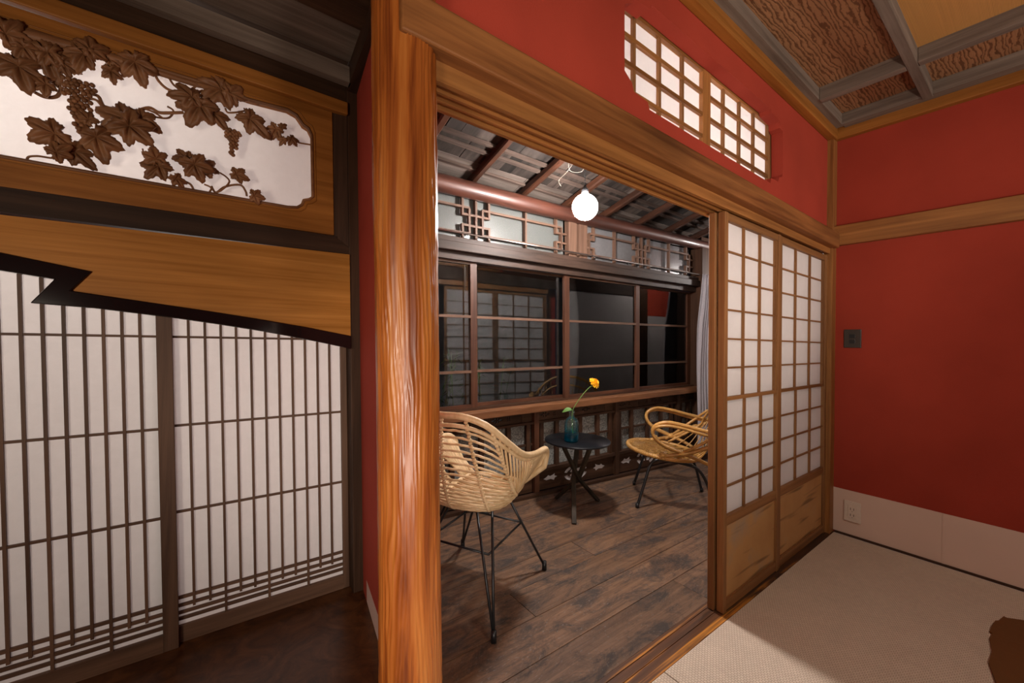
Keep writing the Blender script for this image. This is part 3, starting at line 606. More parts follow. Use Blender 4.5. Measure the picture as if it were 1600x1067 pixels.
def grapes(x, z0, z1, w, seed):
    rnd = random.Random(seed); c_ = MB().tube([(x, 1.872, z0 + 0.01), (x, 1.872, z1)], 0.004, 6).build('grape_cluster', 'carved_wood', rm)
    n = 14
    for j in range(n):
        z = z0 + (z1 - z0) * j / (n - 1); ww = w * (1 - 0.75 * j / (n - 1)); m_ = max(1, int(ww / 0.0125))
        for k in range(-m_ // 2 + 1, m_ // 2 + 1):
            r = 0.0075; px = x + (k + 0.5 * (j % 2)) * 0.0125 + rnd.uniform(-0.002, 0.002); py = 1.862 + abs(k) * 0.003 + rnd.uniform(-0.002, 0.002); pz = z + rnd.uniform(-0.002, 0.002)
            prof = [(r * math.sin(PI * q / 6) + 1e-4, -r * math.cos(PI * q / 6)) for q in range(7)]
            MB().lathe(prof, (px, py, pz), 8).build('grape', 'carved_wood', c_)
grapes(-0.300, 2.000, 1.850, 0.085, 1); grapes(0.105, 1.975, 1.885, 0.055, 2)
# leafy relief running along the upper edge on the left
MB().tube(smooth_path([(-0.70, 1.875, 2.10), (-0.5, 1.870, 2.085), (-0.38, 1.872, 2.10), (-0.28, 1.874, 2.108), (-0.15, 1.876, 2.112), (-0.05, 1.877, 2.112), (0.1, 1.878, 2.115), (0.20, 1.880, 2.112)]), [0.02] * 12 + [0.016] * 8 + [0.010] * 8 + [0.006] * 8, 8).build('vine', 'carved_wood', rm)

# ------------------------------------------------------------------ veranda floor
vf = box('floor_veranda', 'dark_wood_X', None, 0.50, 6.0, 0.945, 2.64, -0.06, -0.028); tag(vf, 'worn dark brown plank floor of the veranda', 'floor', kind='structure')
y = 0.9455; k = 0; rnd = random.Random(3)
joints = [(1.9,), (2.75,), (1.15, 3.1), (1.75,), (2.35,), (1.4, 3.3), (2.6,), (1.9, 3.5)]
while y < 2.60:
    w_ = 0.192; xs = [0.50] + list(joints[k % 8]) + [6.0]
    for a, b_ in zip(xs[:-1], xs[1:]):
        MB().box(a + 0.001, b_ - 0.001, y + 0.0012, min(y + w_, 2.63) - 0.0012, -0.028, -0.001 - 0.001 * rnd.random()).build('floorboard', 'veranda_board', vf, True, 0.0015)
    y += w_; k += 1

# ------------------------------------------------------------------ window wall of the veranda (runs slightly askew to the room)
def VY(x, off=0.0): return 2.5848 - 0.08 * x + off
def sag(x, z): # its lower rails rise a little towards the right
    w_ = 0 if z <= 0.03 or z >= 1.75 else (min(1, (z - 0.03) / 0.14) if z < 0.17 else (1 if z < 0.7 else (1.75 - z) / 1.05 * (0.9 if z < 1.2 else 1)))
    return z + 0.026 * (x - 1.5) * w_
def V(x, off, z): return (x, VY(x, off), sag(x, z))
SIDE = (1, -0.08, 0)
def hbar(name, mat, parent, x0, x1, off, z0, z1, dep, bev=0.0): return MB().beam(V(x0, off, (z0 + z1) / 2), V(x1, off, (z0 + z1) / 2), dep, z1 - z0).build(name, mat, parent, True, bev)
def vbar(name, mat, parent, x, w_, off, z0, z1, dep, bev=0.0): return MB().beam(V(x, off, z0), V(x, off, z1), w_, dep, SIDE).build(name, mat, parent, True, bev)
ww = empty('wall_window', (2.6, VY(2.6), 0), 'veranda window wall with carved balustrade and fretwork transom', 'wall', kind='structure', lean=True)
X0, X1 = 0.62, 4.12
hbar('handrail', 'handrail_wood', ww, X0, X1, -0.035, 0.644, 0.698, 0.11, 0.005)
hbar('rail', 'dark_wood_X', ww, X0, X1, -0.012, 0.545, 0.562, 0.045); hbar('rail', 'dark_wood_X', ww, X0, X1, 0.0, 0.374, 0.388, 0.02)
hbar('rail', 'dark_wood_X', ww, X0, X1, -0.014, 0.160, 0.184, 0.055); hbar('base_strip', 'dark_wood_X', ww, X0, X1, -0.05, 0.001, 0.022, 0.04)
# frieze board pierced with small flowers
def Vf(off): return lambda x, z: V(x, off, z)
def petal(cx, cz, a, l, w_): 
    return [(cx + l * t_ * math.cos(a) - w_ * s_ * math.sin(a), cz + l * t_ * math.sin(a) + w_ * s_ * math.cos(a)) for t_, s_ in ((0.25, 0), (0.55, 0.5), (0.9, 0.25), (1, 0), (0.9, -0.25), (0.55, -0.5))]
for i in range(8):
    a = X0 + i * (X1 - X0) / 8 + 0.002; b_ = X0 + (i + 1) * (X1 - X0) / 8 - 0.002; m_ = (a + b_) / 2; hs = []
    for cx in (m_ - 0.10, m_, m_ + 0.10):
        sc = 1.0 if cx == m_ else 0.75
        for q in range(4): hs.append(petal(cx, 0.602, q * PI / 2 + PI / 4, 0.026 * sc, 0.016 * sc))
        if cx == m_: hs += [petal(cx, 0.602, 0, 0.05, 0.012), petal(cx, 0.602, PI, 0.05, 0.012)]
    MB().slab([[(a, 0.562), (b_, 0.562), (b_, 0.644), (a, 0.644)]] + hs, Vf(-0.005), Vf(0.006)).build('frieze_board', 'dark_wood_X', ww)
# pebbled panes behind the bars
pe = [X0, 2.025, 2.93, 3.78, X1]
for a, b_ in zip(pe[:-1], pe[1:]): MB().beam(V(a, 0.022, 0.365), V(b_ - 0.003, 0.022, 0.365), 0.004, 0.375).build('frosted_pane', 'pebbled_glass', ww)
for x, w_ in ((1.12, 0.05), (2.048, 0.045), (2.93, 0.045), (3.80, 0.045)): vbar('post', 'red_brown_wood_Z' if x < 2.5 else 'dark_wood_Z', ww, x, w_, -0.018, 0.023, 0.643, 0.05)
for x in (0.8, 0.95, 1.35, 1.58, 1.81, 1.985, 2.115, 2.27, 2.52, 2.72, 2.873, 2.987, 3.147, 3.372, 3.567, 3.73, 3.87, 4.0): vbar('bar', 'dark_wood_Z', ww, x, 0.034, -0.006, 0.184, 0.545, 0.028)
# kick boards pierced with leaping waves and diamonds
def flame_hole(cx, cz, s, d): 
    pts = [(-0.11, 0.0), (-0.075, 0.012), (-0.055, 0.026), (-0.03, 0.016), (0.0, 0.022), (0.03, 0.034), (0.025, 0.012), (0.06, 0.0), (0.03, -0.008), (0.02, -0.026), (-0.02, -0.012), (-0.07, -0.016)]
    return [(cx + d * x * s, cz + z * s) for x, z in pts][::d]
for a, b_ in ((0.62, 1.10), (1.145, 2.02), (2.075, 2.905), (2.955, 3.775), (3.825, 4.12)):
    m_ = (a + b_) / 2 - (0.02 if a > 1.1 else 0); hs = []
    if b_ - a > 0.6:
        cz = 0.096
        hs += [flame_hole(m_ - 0.245, cz, 0.85, 1), flame_hole(m_ + 0.245, cz, 0.85, -1)]
        for sx in (-1, 1):
            for sz in (-1, 1):
                arc = [(0.128 * math.cos(q), 0.056 * math.sin(q)) for q in [0.22 + 0.17 * u for u in range(6)]] + [(0.092 * math.cos(q), 0.033 * math.sin(q)) for q in [1.07 - 0.17 * u for u in range(6)]]
                h = [(m_ + sx * x, cz + sz * z) for x, z in arc]; hs.append(h if sx * sz > 0 else h[::-1])
                h = [(m_ + sx * x, cz + sz * z) for x, z in ((0.008, 0.006), (0.050, 0.003), (0.068, 0.015), (0.040, 0.029), (0.008, 0.026))]; hs.append(h)
    MB().slab([[(a, 0.023), (b_, 0.023), (b_, 0.160), (a, 0.160)]] + hs, Vf(-0.012), Vf(-0.007)).build('kick_board', 'dark_wood_X', ww)
    o = MB().beam(V(a, -0.0045, 0.092), V(b_, -0.0045, 0.092), 0.003, 0.13).build('backing_sheet', 'shoji_paper', ww); o['label'] = 'pale sheet showing through the pierced board'
# head beams
hbar('head_beam', 'head_wood', ww, X0, 4.16, -0.02, 1.802, 1.862, 0.12, 0.004); hbar('track_beam', 'head_wood', ww, X0, 4.16, -0.045, 1.862, 1.898, 0.03, 0.003); hbar('head_rail', 'head_wood', ww, X0, X1, 0.0, 1.752, 1.8015, 0.06)
hbar('sill_rail', 'dark_wood_X', ww, X0, X1, 0.02, 0.698, 0.716, 0.06)
# sashes
def sash(name, label, xa, xb, off, xs0, xs1):
    s_ = empty(name, (0.5 * (xa + xb), VY(0.5 * (xa + xb), off), 0.72), label, 'window', kind='structure', lean=True)
    vbar('stile', 'red_brown_wood_Z', s_, xa + 0.025, 0.05, off, 0.717, 1.751, 0.028); vbar('stile', 'red_brown_wood_Z', s_, xb - 0.025, 0.05, off, 0.717, 1.751, 0.028)
    for z in (1.366, 0.975): hbar('muntin', 'log_bar_X', s_, xa + 0.05, xb - 0.05, off - 0.004, z - 0.009, z + 0.009, 0.022)
    hbar('bottom_rail', 'red_brown_wood_X', s_, xa + 0.05, xb - 0.05, off, 0.717, 0.742, 0.026); hbar('top_rail', 'dark_wood_X', s_, xa + 0.05, xb - 0.05, off, 1.735, 1.751, 0.026)
    for z0_, z1_ in ((0.742, 0.966), (0.984, 1.357), (1.375, 1.735)): MB().beam(V(xa + 0.049, off + 0.006, (z0_ + z1_) / 2), V(xb - 0.049, off + 0.006, (z0_ + z1_) / 2), 0.003, z1_ - z0_ + 0.004).build('pane', 'window_glass', s_)
sash('window_4', 'leftmost veranda window sash, mostly behind the pillar', 0.64, 1.56, 0.012, 0, 0)
sash('window_5', 'veranda window sash behind the pale basket chair and bottle', 1.48, 2.445, 0.046, 0, 0)
sash('window_6', 'veranda window sash right of the orange flower', 2.365, 3.27, 0.012, 0, 0)
sash('window_7', 'farthest veranda window sash beside the grey curtain', 3.19, 4.10, 0.046, 0, 0)
# fretwork transom: panes, lattice, round log above
for a, b_, mt in ((0.64, 1.55, 'diamond_glass'), (1.553, 2.375, 'diamond_glass'), (2.58, 3.285, 'figured_glass'), (3.288, 4.06, 'figured_glass')):
    MB().beam(V(a, 0.03, 2.05), V(b_, 0.03, 2.05), 0.004, 0.30).build('transom_pane', mt, ww)
vbar('post', 'log_bar_Z', ww, 2.42, 0.085, -0.012, 1.898, 2.20, 0.06, 0.004); vbar('post', 'log_bar_Z', ww, 2.535, 0.085, -0.012, 1.898, 2.20, 0.06, 0.004)
vbar('post', 'dark_wood_Z', ww, 4.16, 0.12, -0.03, -0.0, 2.20, 0.14, 0.004)
T_ = 0.015
def fv(x, z0, z1): vbar('fret_bar', 'log_bar_Z', ww, x, T_, -0.002, z0, z1, 0.03)
def fh(x0, x1, z): hbar('fret_bar', 'log_bar_X', ww, x0, x1, -0.002, z - T_ / 2, z + T_ / 2, 0.026)
ZT, ZB_ = 2.20, 1.90
def motif_side(cx, s):
    a = cx + s * 0.052; b_ = cx + s * 0.104
    fv(a, 1.948, 2.128); fv(b_, 2.070, ZT); fv(b_, ZB_, 2.012)
    for z in (2.078, 2.004): fh(min(cx, b_), max(cx, b_), z)
def lines(x0, x1):
    fh(x0, x1, 2.128); fh(x0, x1, 1.948)
fv(1.551, ZB_, ZT); motif_side(1.551, 1); motif_side(1.551, -1); fv(0.97, ZB_, ZT); lines(0.64, 1.499); lines(1.603, 2.315); fv(1.974, ZB_, ZT); motif_side(2.375, -1)
motif_side(2.575, 1); lines(2.63, 3.24); fv(2.932, ZB_, ZT); fv(3.288, ZB_, ZT); motif_side(3.288, 1); motif_side(3.288, -1); lines(3.34, 4.0); fv(3.69, ZB_, ZT); motif_side(4.065, -1)
lg = MB().tube([(x, VY(x, -0.045) , 2.238 + 0.004 * math.sin(x * 2)) for x in [0.5 + 0.1 * i for i in range(45)]], [0.062 - 0.0015 * i / 5 + 0.001 * math.sin(i) for i in range(45)], 32).build('log_beam', 'log_wood'); tag(lg, 'round polished log beam above the fretwork transom of the veranda', 'beam', kind='structure')
# curtain rail with rings
cr = MB().tube([(x, VY(x, -0.075), 1.925) for x in (0.62, 4.2)], 0.006, 8).build('curtain_rail', 'chrome'); tag(cr, 'thin metal curtain rail above the veranda windows', 'curtain rail')
for x in (1.2, 2.02, 2.62, 3.02, 3.42, 3.72):
    MB().tube([(x + 0.010 * math.cos(a), VY(x, -0.075), 1.914 + 0.012 * math.sin(a)) for a in [i * PI / 5 for i in range(10)]], 0.003, 6, True).build('ring', 'black_steel', cr)
for x in (0.7, 1.9, 3.1, 4.1): MB().beam((x, VY(x, -0.06), 1.925), (x, VY(x, -0.075), 1.925), 0.01, 0.01).build('bracket', 'black_steel', cr)
# curtain gathered at the right end
cm = MB(); nf = 60; nz_ = 30; vs = []
for j in range(nz_ + 1):
    z = 1.915 - (1.915 - 0.085) * j / nz_; sp_ = 0.62 + 0.38 * min(1, j / 8.0)
    for i in range(nf + 1):
        u = i / nf; x = 4.065 + 0.05 * max(0, 1 - j / 9.0) + (u - 0.5) * 0.24 * sp_ + 0.01 * math.sin(j * 0.3); yy = VY(4.2, -0.135) + 0.022 * math.sin(u * 2 * PI * 5 + 0.05 * j) * (0.7 + 0.3 * math.sin(j * 0.2 + u * 4))
        vs.append((x, yy, z))
cm.add(vs, [(j * (nf + 1) + i, j * (nf + 1) + i + 1, (j + 1) * (nf + 1) + i + 1, (j + 1) * (nf + 1) + i) for j in range(nz_) for i in range(nf)], True)
cu = cm.build('curtain', 'curtain_cloth'); tag(cu, 'grey cloth curtain gathered at the right end of the veranda windows', 'curtain')
md = cu.modifiers.new('thick', 'SOLIDIFY'); md.thickness = 0.0015
we = box('wall_veranda_right', 'cream_plaster', None, 6.0, 6.08, 0.90, 2.20, -0.03, 2.75); tag(we, 'plain end wall of the veranda hidden behind the paper doors', 'wall', kind='structure')

# ------------------------------------------------------------------ veranda ceiling: rafters, battens, old roof boards
cv = empty('ceiling_veranda', (2.5, 1.7, 2.28), 'sloping veranda ceiling of dark rafters and weathered roof boards', 'ceiling', kind='structure', lean=True)
SL = 0.27
def CZ(x, y_, up=0.0): return 2.300 + SL * (VY(x, -0.03) - y_) + up
for x in [1.085 + 0.427 * i for i in range(12)] + [0.66]:
    pts = [(x, VY(x, 0.5), CZ(x, VY(x, 0.5), 0.018)), (x, 0.965, CZ(x, 0.965, 0.018))]
    MB().beam(pts[0], pts[1], 0.048, 0.052, (1, 0, 0), 0.35).build('rafter', 'rafter_wood', cv)
rows = [2.36, 2.19, 2.12, 2.0, 1.94, 1.81, 1.75, 1.62, 1.56, 1.43, 1.37, 1.24, 1.18, 1.05]
for y_ in rows: MB().beam((0.6, y_, CZ(2.2, y_, 0.054)), (6.0, y_ - 0.0, CZ(2.2, y_, 0.054)), 0.030, 0.018).build('batten', 'roof_batten', cv)
rnd = random.Random(11)
edges = [2.31, 2.155, 1.97, 1.78, 1.59, 1.40, 1.21, 0.97]
for r_i in range(len(edges) - 1):
    x = 0.6
    while x < 4.4:
        w_ = rnd.choice((0.10, 0.14, 0.17, 0.20)); y0_, y1_ = edges[r_i + 1], edges[r_i]; up = 0.068 + rnd.random() * 0.006
        MB().beam((x + w_ / 2, y1_, CZ(2.2, y1_, up)), (x + w_ / 2, y0_, CZ(2.2, y0_, up)), w_ - 0.002, 0.009, (1, 0, 0)).build('roof_board', 'roof_board', cv)
        x += w_
for y0_, y1_ in ((2.312, 2.42), (2.423, 2.60), (2.603, 2.80)):
    for a, b_ in ((0.6, 1.9), (1.903, 3.2), (3.203, 4.5), (4.503, 6.0)):
        m_ = (y0_ + y1_) / 2; MB().slab([[(a, y0_), (b_, y0_), (b_, y1_), (a, y1_)]], lambda x, y_: (x, y_, CZ(2.2, y_, 0.066)), lambda x, y_: (x, y_, CZ(2.2, y_, 0.076))).build('roof_board', 'pale_roof_board', cv)
# roof skin over it all keeps the night out
rk = MB().slab([[(-2.4, -3.0), (6.1, -3.0), (6.1, 0.97), (-2.4, 0.97)]], lambda x, y_: (x, y_, 2.80), lambda x, y_: (x, y_, 2.83)).build('roof_main', 'night_roof'); tag(rk, 'dark roof above the red room, out of sight', 'roof', kind='structure')
rk2 = MB().slab([[(0.5, 0.9), (6.1, 0.9), (6.1, 2.95), (0.5, 2.95)]], lambda x, y_: (x, y_, CZ(2.2, y_, 0.085)), lambda x, y_: (x, y_, CZ(2.2, y_, 0.11))).build('roof_veranda', 'night_roof'); tag(rk2, 'dark roof deck above the veranda boards', 'roof', kind='structure')

# ------------------------------------------------------------------ night garden
gd = box('ground', 'garden_soil', None, -6, 12, 2.66, 9, -0.42, -0.32); tag(gd, 'dark garden soil outside the veranda windows', 'ground', kind='structure')
rf = MB().beam((-2, 5.6, 2.55), (9, 5.6, 2.75), 1.6, 0.5).build('neighbour_roof', 'night_roof'); tag(rf, 'dark roof of a neighbouring house across the garden', 'roof')
ga = box('wall_neighbour', 'garden_block', None, -2, 9, 5.3, 5.9, -0.32, 2.28); tag(ga, 'dark house wall across the garden', 'wall', kind='structure')
sh = empty('garden_bamboo', (1.85, 3.25, -0.32), 'low bamboo shrub growing outside the left veranda window', 'shrub')
rnd = random.Random(5); lf = MB()
for s_ in range(16):
    bx, by = 1.45 + rnd.random() * 0.85, 3.1 + rnd.random() * 0.35; h = 0.9 + rnd.random() * 0.55; dx, dy = rnd.uniform(-0.2, 0.2), rnd.uniform(-0.12, 0.12)
    pts = [(bx + dx * t_ * t_, by + dy * t_ * t_, -0.32 + h * t_) for t_ in (0, 0.3, 0.6, 0.85, 1)]
    MB().tube(pts, [0.006, 0.005, 0.004, 0.003, 0.002], 5).build('cane', 'stem_green', sh, False)
    for q in range(46):
        t_ = 0.25 + 0.75 * rnd.random(); p = Vector((bx + dx * t_ * t_, by + dy * t_ * t_, -0.32 + h * t_)); a = rnd.uniform(0, 2 * PI); el = rnd.uniform(-0.9, 0.5)
        d_ = Vector((math.cos(a) * math.cos(el), math.sin(a) * math.cos(el), math.sin(el))); l_ = rnd.uniform(0.07, 0.14); s2 = d_.cross(Vector((0, 0, 1))).normalized() * 0.008
        p = p + d_ * 0.03
        lf.add([p, p + d_ * l_ * 0.4 + s2, p + d_ * l_, p + d_ * l_ * 0.4 - s2], [(0, 1, 2, 3)])
o = lf.build('foliage', 'garden_leaf', sh, False); o['kind'] = 'stuff'

# ------------------------------------------------------------------ pendant globe lamp
LP = (1.886, 1.722, 2.030)
lp = empty('pendant_lamp', (LP[0], LP[1], LP[2] - 0.09), 'glowing white globe lamp hanging from the veranda ceiling on a thin cord', 'lamp', lean=True)
R0 = 0.078; MB().lathe([(R0 * math.sin(PI * q / 24) + 1e-4, -R0 * math.cos(PI * q / 24)) for q in range(25)], LP, 40).build('globe', 'lamp_glow', lp)
MB().lathe([(0.022, 0.076), (0.022, 0.105), (0.010, 0.122), (0.006, 0.135)], LP, 16).build('socket', 'black_steel', lp)
MB().tube([(LP[0] + 0.0035 * math.sin(i * 1.9), LP[1] + 0.002 * math.cos(i * 1.3), LP[2] + 0.13 + i * 0.012) for i in range(30)], 0.0022, 6).build('cord', 'black_steel', lp)
LP2 = (4.75, 1.50, 2.03)
lq = empty('pendant_lamp', (LP2[0], LP2[1], LP2[2] - 0.09), 'second globe lamp at the far end of the veranda, hidden behind the paper doors', 'lamp', lean=True)
MB().lathe([(R0 * math.sin(PI * q / 24) + 1e-4, -R0 * math.cos(PI * q / 24)) for q in range(25)], LP2, 40).build('globe', 'lamp_glow_dim', lq)
MB().lathe([(0.022, 0.076), (0.022, 0.105), (0.010, 0.122), (0.006, 0.135)], LP2, 16).build('socket', 'black_steel', lq)
MB().tube([(LP2[0], LP2[1], LP2[2] + 0.13 + i * 0.012) for i in range(34)], 0.0022, 6).build('cord', 'black_steel', lq)
wx = empty('loose_wire', (2.0, 1.95, 2.35), 'thin pale wire looped loosely from a veranda rafter beside the lamp', 'wire', lean=True)
MB().tube(smooth_path([(1.99, 1.86, 2.43), (1.93, 1.90, 2.39), (1.97, 1.93, 2.34), (2.05, 1.90, 2.35), (2.03, 1.86, 2.41)]), 0.0011, 6).build('strand', 'wire_cream', wx)
MB().tube(smooth_path([(1.98, 1.87, 2.42), (1.96, 1.95, 2.34), (1.93, 2.00, 2.29), (1.97, 2.02, 2.265)]), 0.0011, 6).build('strand', 'wire_cream', wx)

# ------------------------------------------------------------------ wall switch, outlet, brown mat
sw = box('wall_switch', 'switch_brown', None, XB - 0.009, XB, 0.706, 0.793, 1.200, 1.316, 0.003); tag(sw, 'dark brown switch plate on the red right wall', 'switch')
box('rocker', 'black_steel', sw, XB - 0.013, XB - 0.009, 0.735, 0.764, 1.262, 1.285, 0.001); box('rocker', 'black_steel', sw, XB - 0.013, XB - 0.009, 0.735, 0.764, 1.228, 1.251, 0.001)
ol = box('wall_outlet', 'outlet_plastic', None, XB - 0.012, XB - 0.0042, 0.697, 0.781, 0.098, 0.228, 0.003); tag(ol, 'cream double power outlet low on the right wall', 'outlet')
fc = box('face_plate', 'outlet_plastic', ol, XB - 0.0145, XB - 0.0122, 0.718, 0.760, 0.120, 0.206, 0.001)
for z in (0.180, 0.142):
    for y_ in (0.731, 0.747): box('slot', 'slot_dark', fc, XB - 0.0152, XB - 0.0146, y_ - 0.0015, y_ + 0.0015, z - 0.007, z + 0.007)
    box('slot', 'slot_dark', fc, XB - 0.0152, XB - 0.0146, 0.737, 0.741, z - 0.017, z - 0.014)
bmat = [(2.26, 0.100), (2.40, 0.128), (2.50, 0.125), (2.60, 0.137), (2.66, 0.133), (2.665, 0.141), (2.72, 0.139), (2.79, 0.132), (2.80, 0.124), (2.868, 0.112), (2.862, 0.104), (2.90, 0.057), (2.98, -0.05), (3.05, -0.5), (2.2, -0.55), (2.1, -0.1)]
o = MB().slab([bmat], lambda x, y_: (x, y_, 0.0005), lambda x, y_: (x, y_, 0.010)).build('floor_mat', 'mat_brown'); tag(o, 'plain brown floor mat with a ragged edge at the lower right corner', 'mat')

# ------------------------------------------------------------------ pale basket chair (seen from behind)
def basket_chair(loc, ang):
    ch = empty('basket_chair', (loc[0], loc[1], 0), 'pale rattan basket armchair on black hairpin legs behind the pillar', 'chair')
    cA, sA = math.cos(ang), math.sin(ang)
    def Wd(f, s, z): return (loc[0] + f * cA - s * sA, loc[1] + f * sA + s * cA, z)     # f forward, s to the sitter's left
    RIM = [(-0.33, 0, 0.885), (-0.32, 0.10, 0.885), (-0.28, 0.19, 0.850), (-0.20, 0.25, 0.770), (-0.11, 0.28, 0.705), (0.0, 0.29, 0.680), (0.09, 0.29, 0.675), (0.16, 0.285, 0.665), (0.205, 0.275, 0.625), (0.200, 0.265, 0.565)]
    BOT = [(-0.175, 0, 0.450), (-0.170, 0.05, 0.450), (-0.155, 0.10, 0.450), (-0.12, 0.135, 0.450), (-0.05, 0.155, 0.450), (0.02, 0.165, 0.452), (0.08, 0.168, 0.456), (0.13, 0.165, 0.460), (0.17, 0.158, 0.464), (0.19, 0.150, 0.468)]
    def crv(T, q):
        sg = -1 if q < 0 else 1; x = min(0.9999, abs(q)) * (len(T) - 1); i = int(x); t_ = x - i
        g = lambda j: Vector((T[-j][0], -T[-j][1], T[-j][2])) if j < 0 else Vector(T[min(j, len(T) - 1)])
        p0, p1, p2, p3 = g(i - 1), g(i), g(i + 1), g(i + 2)
        p = 0.5 * ((2 * p1) + (p2 - p0) * t_ + (2 * p0 - 5 * p1 + 4 * p2 - p3) * t_ ** 2 + (-p0 + 3 * p1 - 3 * p2 + p3) * t_ ** 3)
        return Vector((p.x, p.y * sg, p.z))
    ZB0, RB = 0.452, 0.175
    def L(q, v):
        a_, b_ = crv(RIM, q), crv(BOT, q); k_ = min(1, max(0, (abs(q) - 0.35) / 0.35)); k_ = k_ * k_ * (3 - 2 * k_)
        h = math.cos(v * PI / 2) ** 0.75 * (1 - k_) + (1 - v) * k_; g = (1 - math.sin(v * PI / 2)) * (1 - k_) + (1 - v) * k_
        return Vector((b_.x + (a_.x - b_.x) * h, b_.y + (a_.y - b_.y) * h, b_.z + (a_.z - b_.z) * g))
    def P(q, v): p = L(q, v); return Wd(p.x, p.y, p.z)
    A = [-1 + 2 * i / 56 for i in range(57)]
    MB().tube([P(-1, v) for v in (1.0, 0.8, 0.6, 0.4, 0.2)] + [P(a, 0) for a in A] + [P(1, v) for v in (0.2, 0.4, 0.6, 0.8, 1.0)], 0.0145, 12).build('rim', 'rattan_pale', ch, False)
    MB().tube([P(a, 0.06) for a in A], 0.009, 8).build('inner_rim', 'rattan_pale', ch, False)
    def wrapped(pts, m_, r0, r1):
        mb = MB()
        for i in range(len(pts) - 1):
            p, q_ = Vector(pts[i]), Vector(pts[i + 1])
            for u in range(m_):
                c0 = p.lerp(q_, u / m_); c1 = p.lerp(q_, (u + 0.9) / m_); mb.tube([c0, c0.lerp(c1, 0.5), c1], [r0, r1, r0], 6)
        return mb
    qlim = lambda v: 0.24 + 0.36 * v
    for q0_, q1_ in ((-0.24, -0.60), (-0.12, -0.30), (0, 0), (0.12, 0.30), (0.24, 0.60)):     # ribs wrapped in split cane
        wrapped([P(q0_ + (q1_ - q0_) * v, v) for v in [0.02 + 0.98 * i / 16 for i in range(17)]], 3, 0.0065, 0.0100).build('rib', 'rattan_pale', ch, False)
    for s_ in (-1, 1): wrapped([P(s_ * (0.52 + 0.22 * v), v) for v in [0.05 + 0.95 * i / 12 for i in range(13)]], 2, 0.004, 0.006).build('seam', 'rattan_pale', ch, False)
    for k in range(22):                                   # weavers round the back
        v = 0.09 + 0.90 * k / 21; ql = qlim(v); pts = []
        for i in range(61):
            q = -ql + 2 * ql * i / 60; p = L(q, v); nn = Vector((p.x, p.y, 0)).normalized() * 0.0028 * math.sin(i * PI / 3 + k * PI); pts.append(Wd(p.x + nn.x, p.y + nn.y, p.z))
        MB().tube(pts, 0.0053, 6).build('weaver', 'rattan_pale', ch, False)
    for s_ in (-1, 1):
        for k in range(11):                               # slats fanning down onto the last rib
            q = 0.26 + 0.26 * k / 10; ve = min(0.96, (q - 0.24) / 0.36 * 1.25 + 0.06)
            MB().tube([P(s_ * (q + (qlim(ve) - q) * (u / 4)), 0.03 + (ve - 0.03) * u / 4) for u in range(5)], 0.0052, 6).build('arm_cane', 'rattan_pale', ch, False)
        for k in range(30):                               # tightly laid canes closing the arm ends
            q = 0.525 + 0.47 * (k + 0.5) / 30
            MB().tube([P(s_ * (q + (0.74 + 0.26 * (k + 0.5) / 30 - q) * v), v) for v in (0.02, 0.2, 0.4, 0.6, 0.8, 0.97)], 0.0056, 6).build('arm_cane', 'rattan_pale', ch, False)
    # bottom ring and woven seat
    ring = [P(a, 1.0) for a in A]
    fr = [Wd(0.205, s_, 0.470) for s_ in (0.10, 0.03, -0.03, -0.10)]
    MB().tube(ring + fr, 0.011, 8, True).build('seat_ring', 'rattan_pale', ch, False)
    for k in range(21):
        f_ = -0.16 + 0.355 * k / 20; hw = 0.04
        for i in range(200):
            p = crv(BOT, i / 200)
            if p.x >= f_: hw = p.y; break
        zz = 0.450 + 0.018 * max(0, f_ / 0.19)
        MB().tube([Wd(f_, hw * u, zz - 0.012 * (1 - u * u)) for u in (-1, -0.6, -0.2, 0.2, 0.6, 1)], 0.0055, 6).build('seat_cane', 'rattan_pale', ch, False)
    for s_ in (-0.10, -0.035, 0.035, 0.10): MB().tube([Wd(f_, s_, 0.450 - 0.017 + 0.018 * max(0, f_ / 0.19)) for f_ in (-0.13, 0, 0.10, 0.20)], 0.007, 6).build('seat_rib', 'rattan_pale', ch, False)
    # steel frame and hairpin legs
    zt = 0.422
    MB().tube([Wd(-0.135, -0.12, zt), Wd(0.15, -0.12, zt), Wd(0.15, 0.12, zt), Wd(-0.135, 0.12, zt)], 0.007, 8, True).build('seat_frame', 'black_steel', ch, False)
    FT = 0.272; FS = 0.252
    for sf, ss in ((-1, -1), (1, -1), (1, 1), (-1, 1)):
        foot = Vector(Wd(-0.302 if sf < 0 else 0.268, ss * FS, 0.0)); a1 = Vector(Wd(sf * 0.145, ss * 0.075, zt)); a2 = Vector(Wd(sf * 0.085, ss * 0.12, zt)); kn = foot + Vector((0, 0, 0.02))
        l_ = MB().tube([a1, a1.lerp(kn, 0.5), kn], 0.0062, 8).tube([a2, a2.lerp(kn, 0.5), kn], 0.0062, 8).build('leg', 'black_steel', ch, False)
        MB().tube([foot + Vector((0, 0, 0.001)), foot + Vector((0, 0, 0.045))], [0.0125, 0.0115], 10).build('rubber_foot', 'black_steel', l_, False)
    for s0, s1 in (((-1, -1), (1, -1)), ((-1, 1), (1, 1)), ((-1, -1), (-1, 1)), ((1, -1), (1, 1))):
        h_ = 0.27; t_ = 1 - h_ / zt
        k_ = 0.135 + (FT - 0.135) * t_
        sc_ = lambda q: (q[0] * (0.115 + ((0.302 if q[0] < 0 else 0.268) - 0.115) * t_), q[1] * (0.105 + (FS - 0.105) * t_)); p0, p1 = sc_(s0), sc_(s1)
        MB().tube([Wd(*p0, h_), Wd((p0[0] + p1[0]) / 2, (p0[1] + p1[1]) / 2, h_), Wd(*p1, h_)], 0.005, 6).build('stretcher', 'black_steel', ch, False)
    return ch
basket_chair((1.063, 1.675), math.atan2(0.4706, 0.8823))

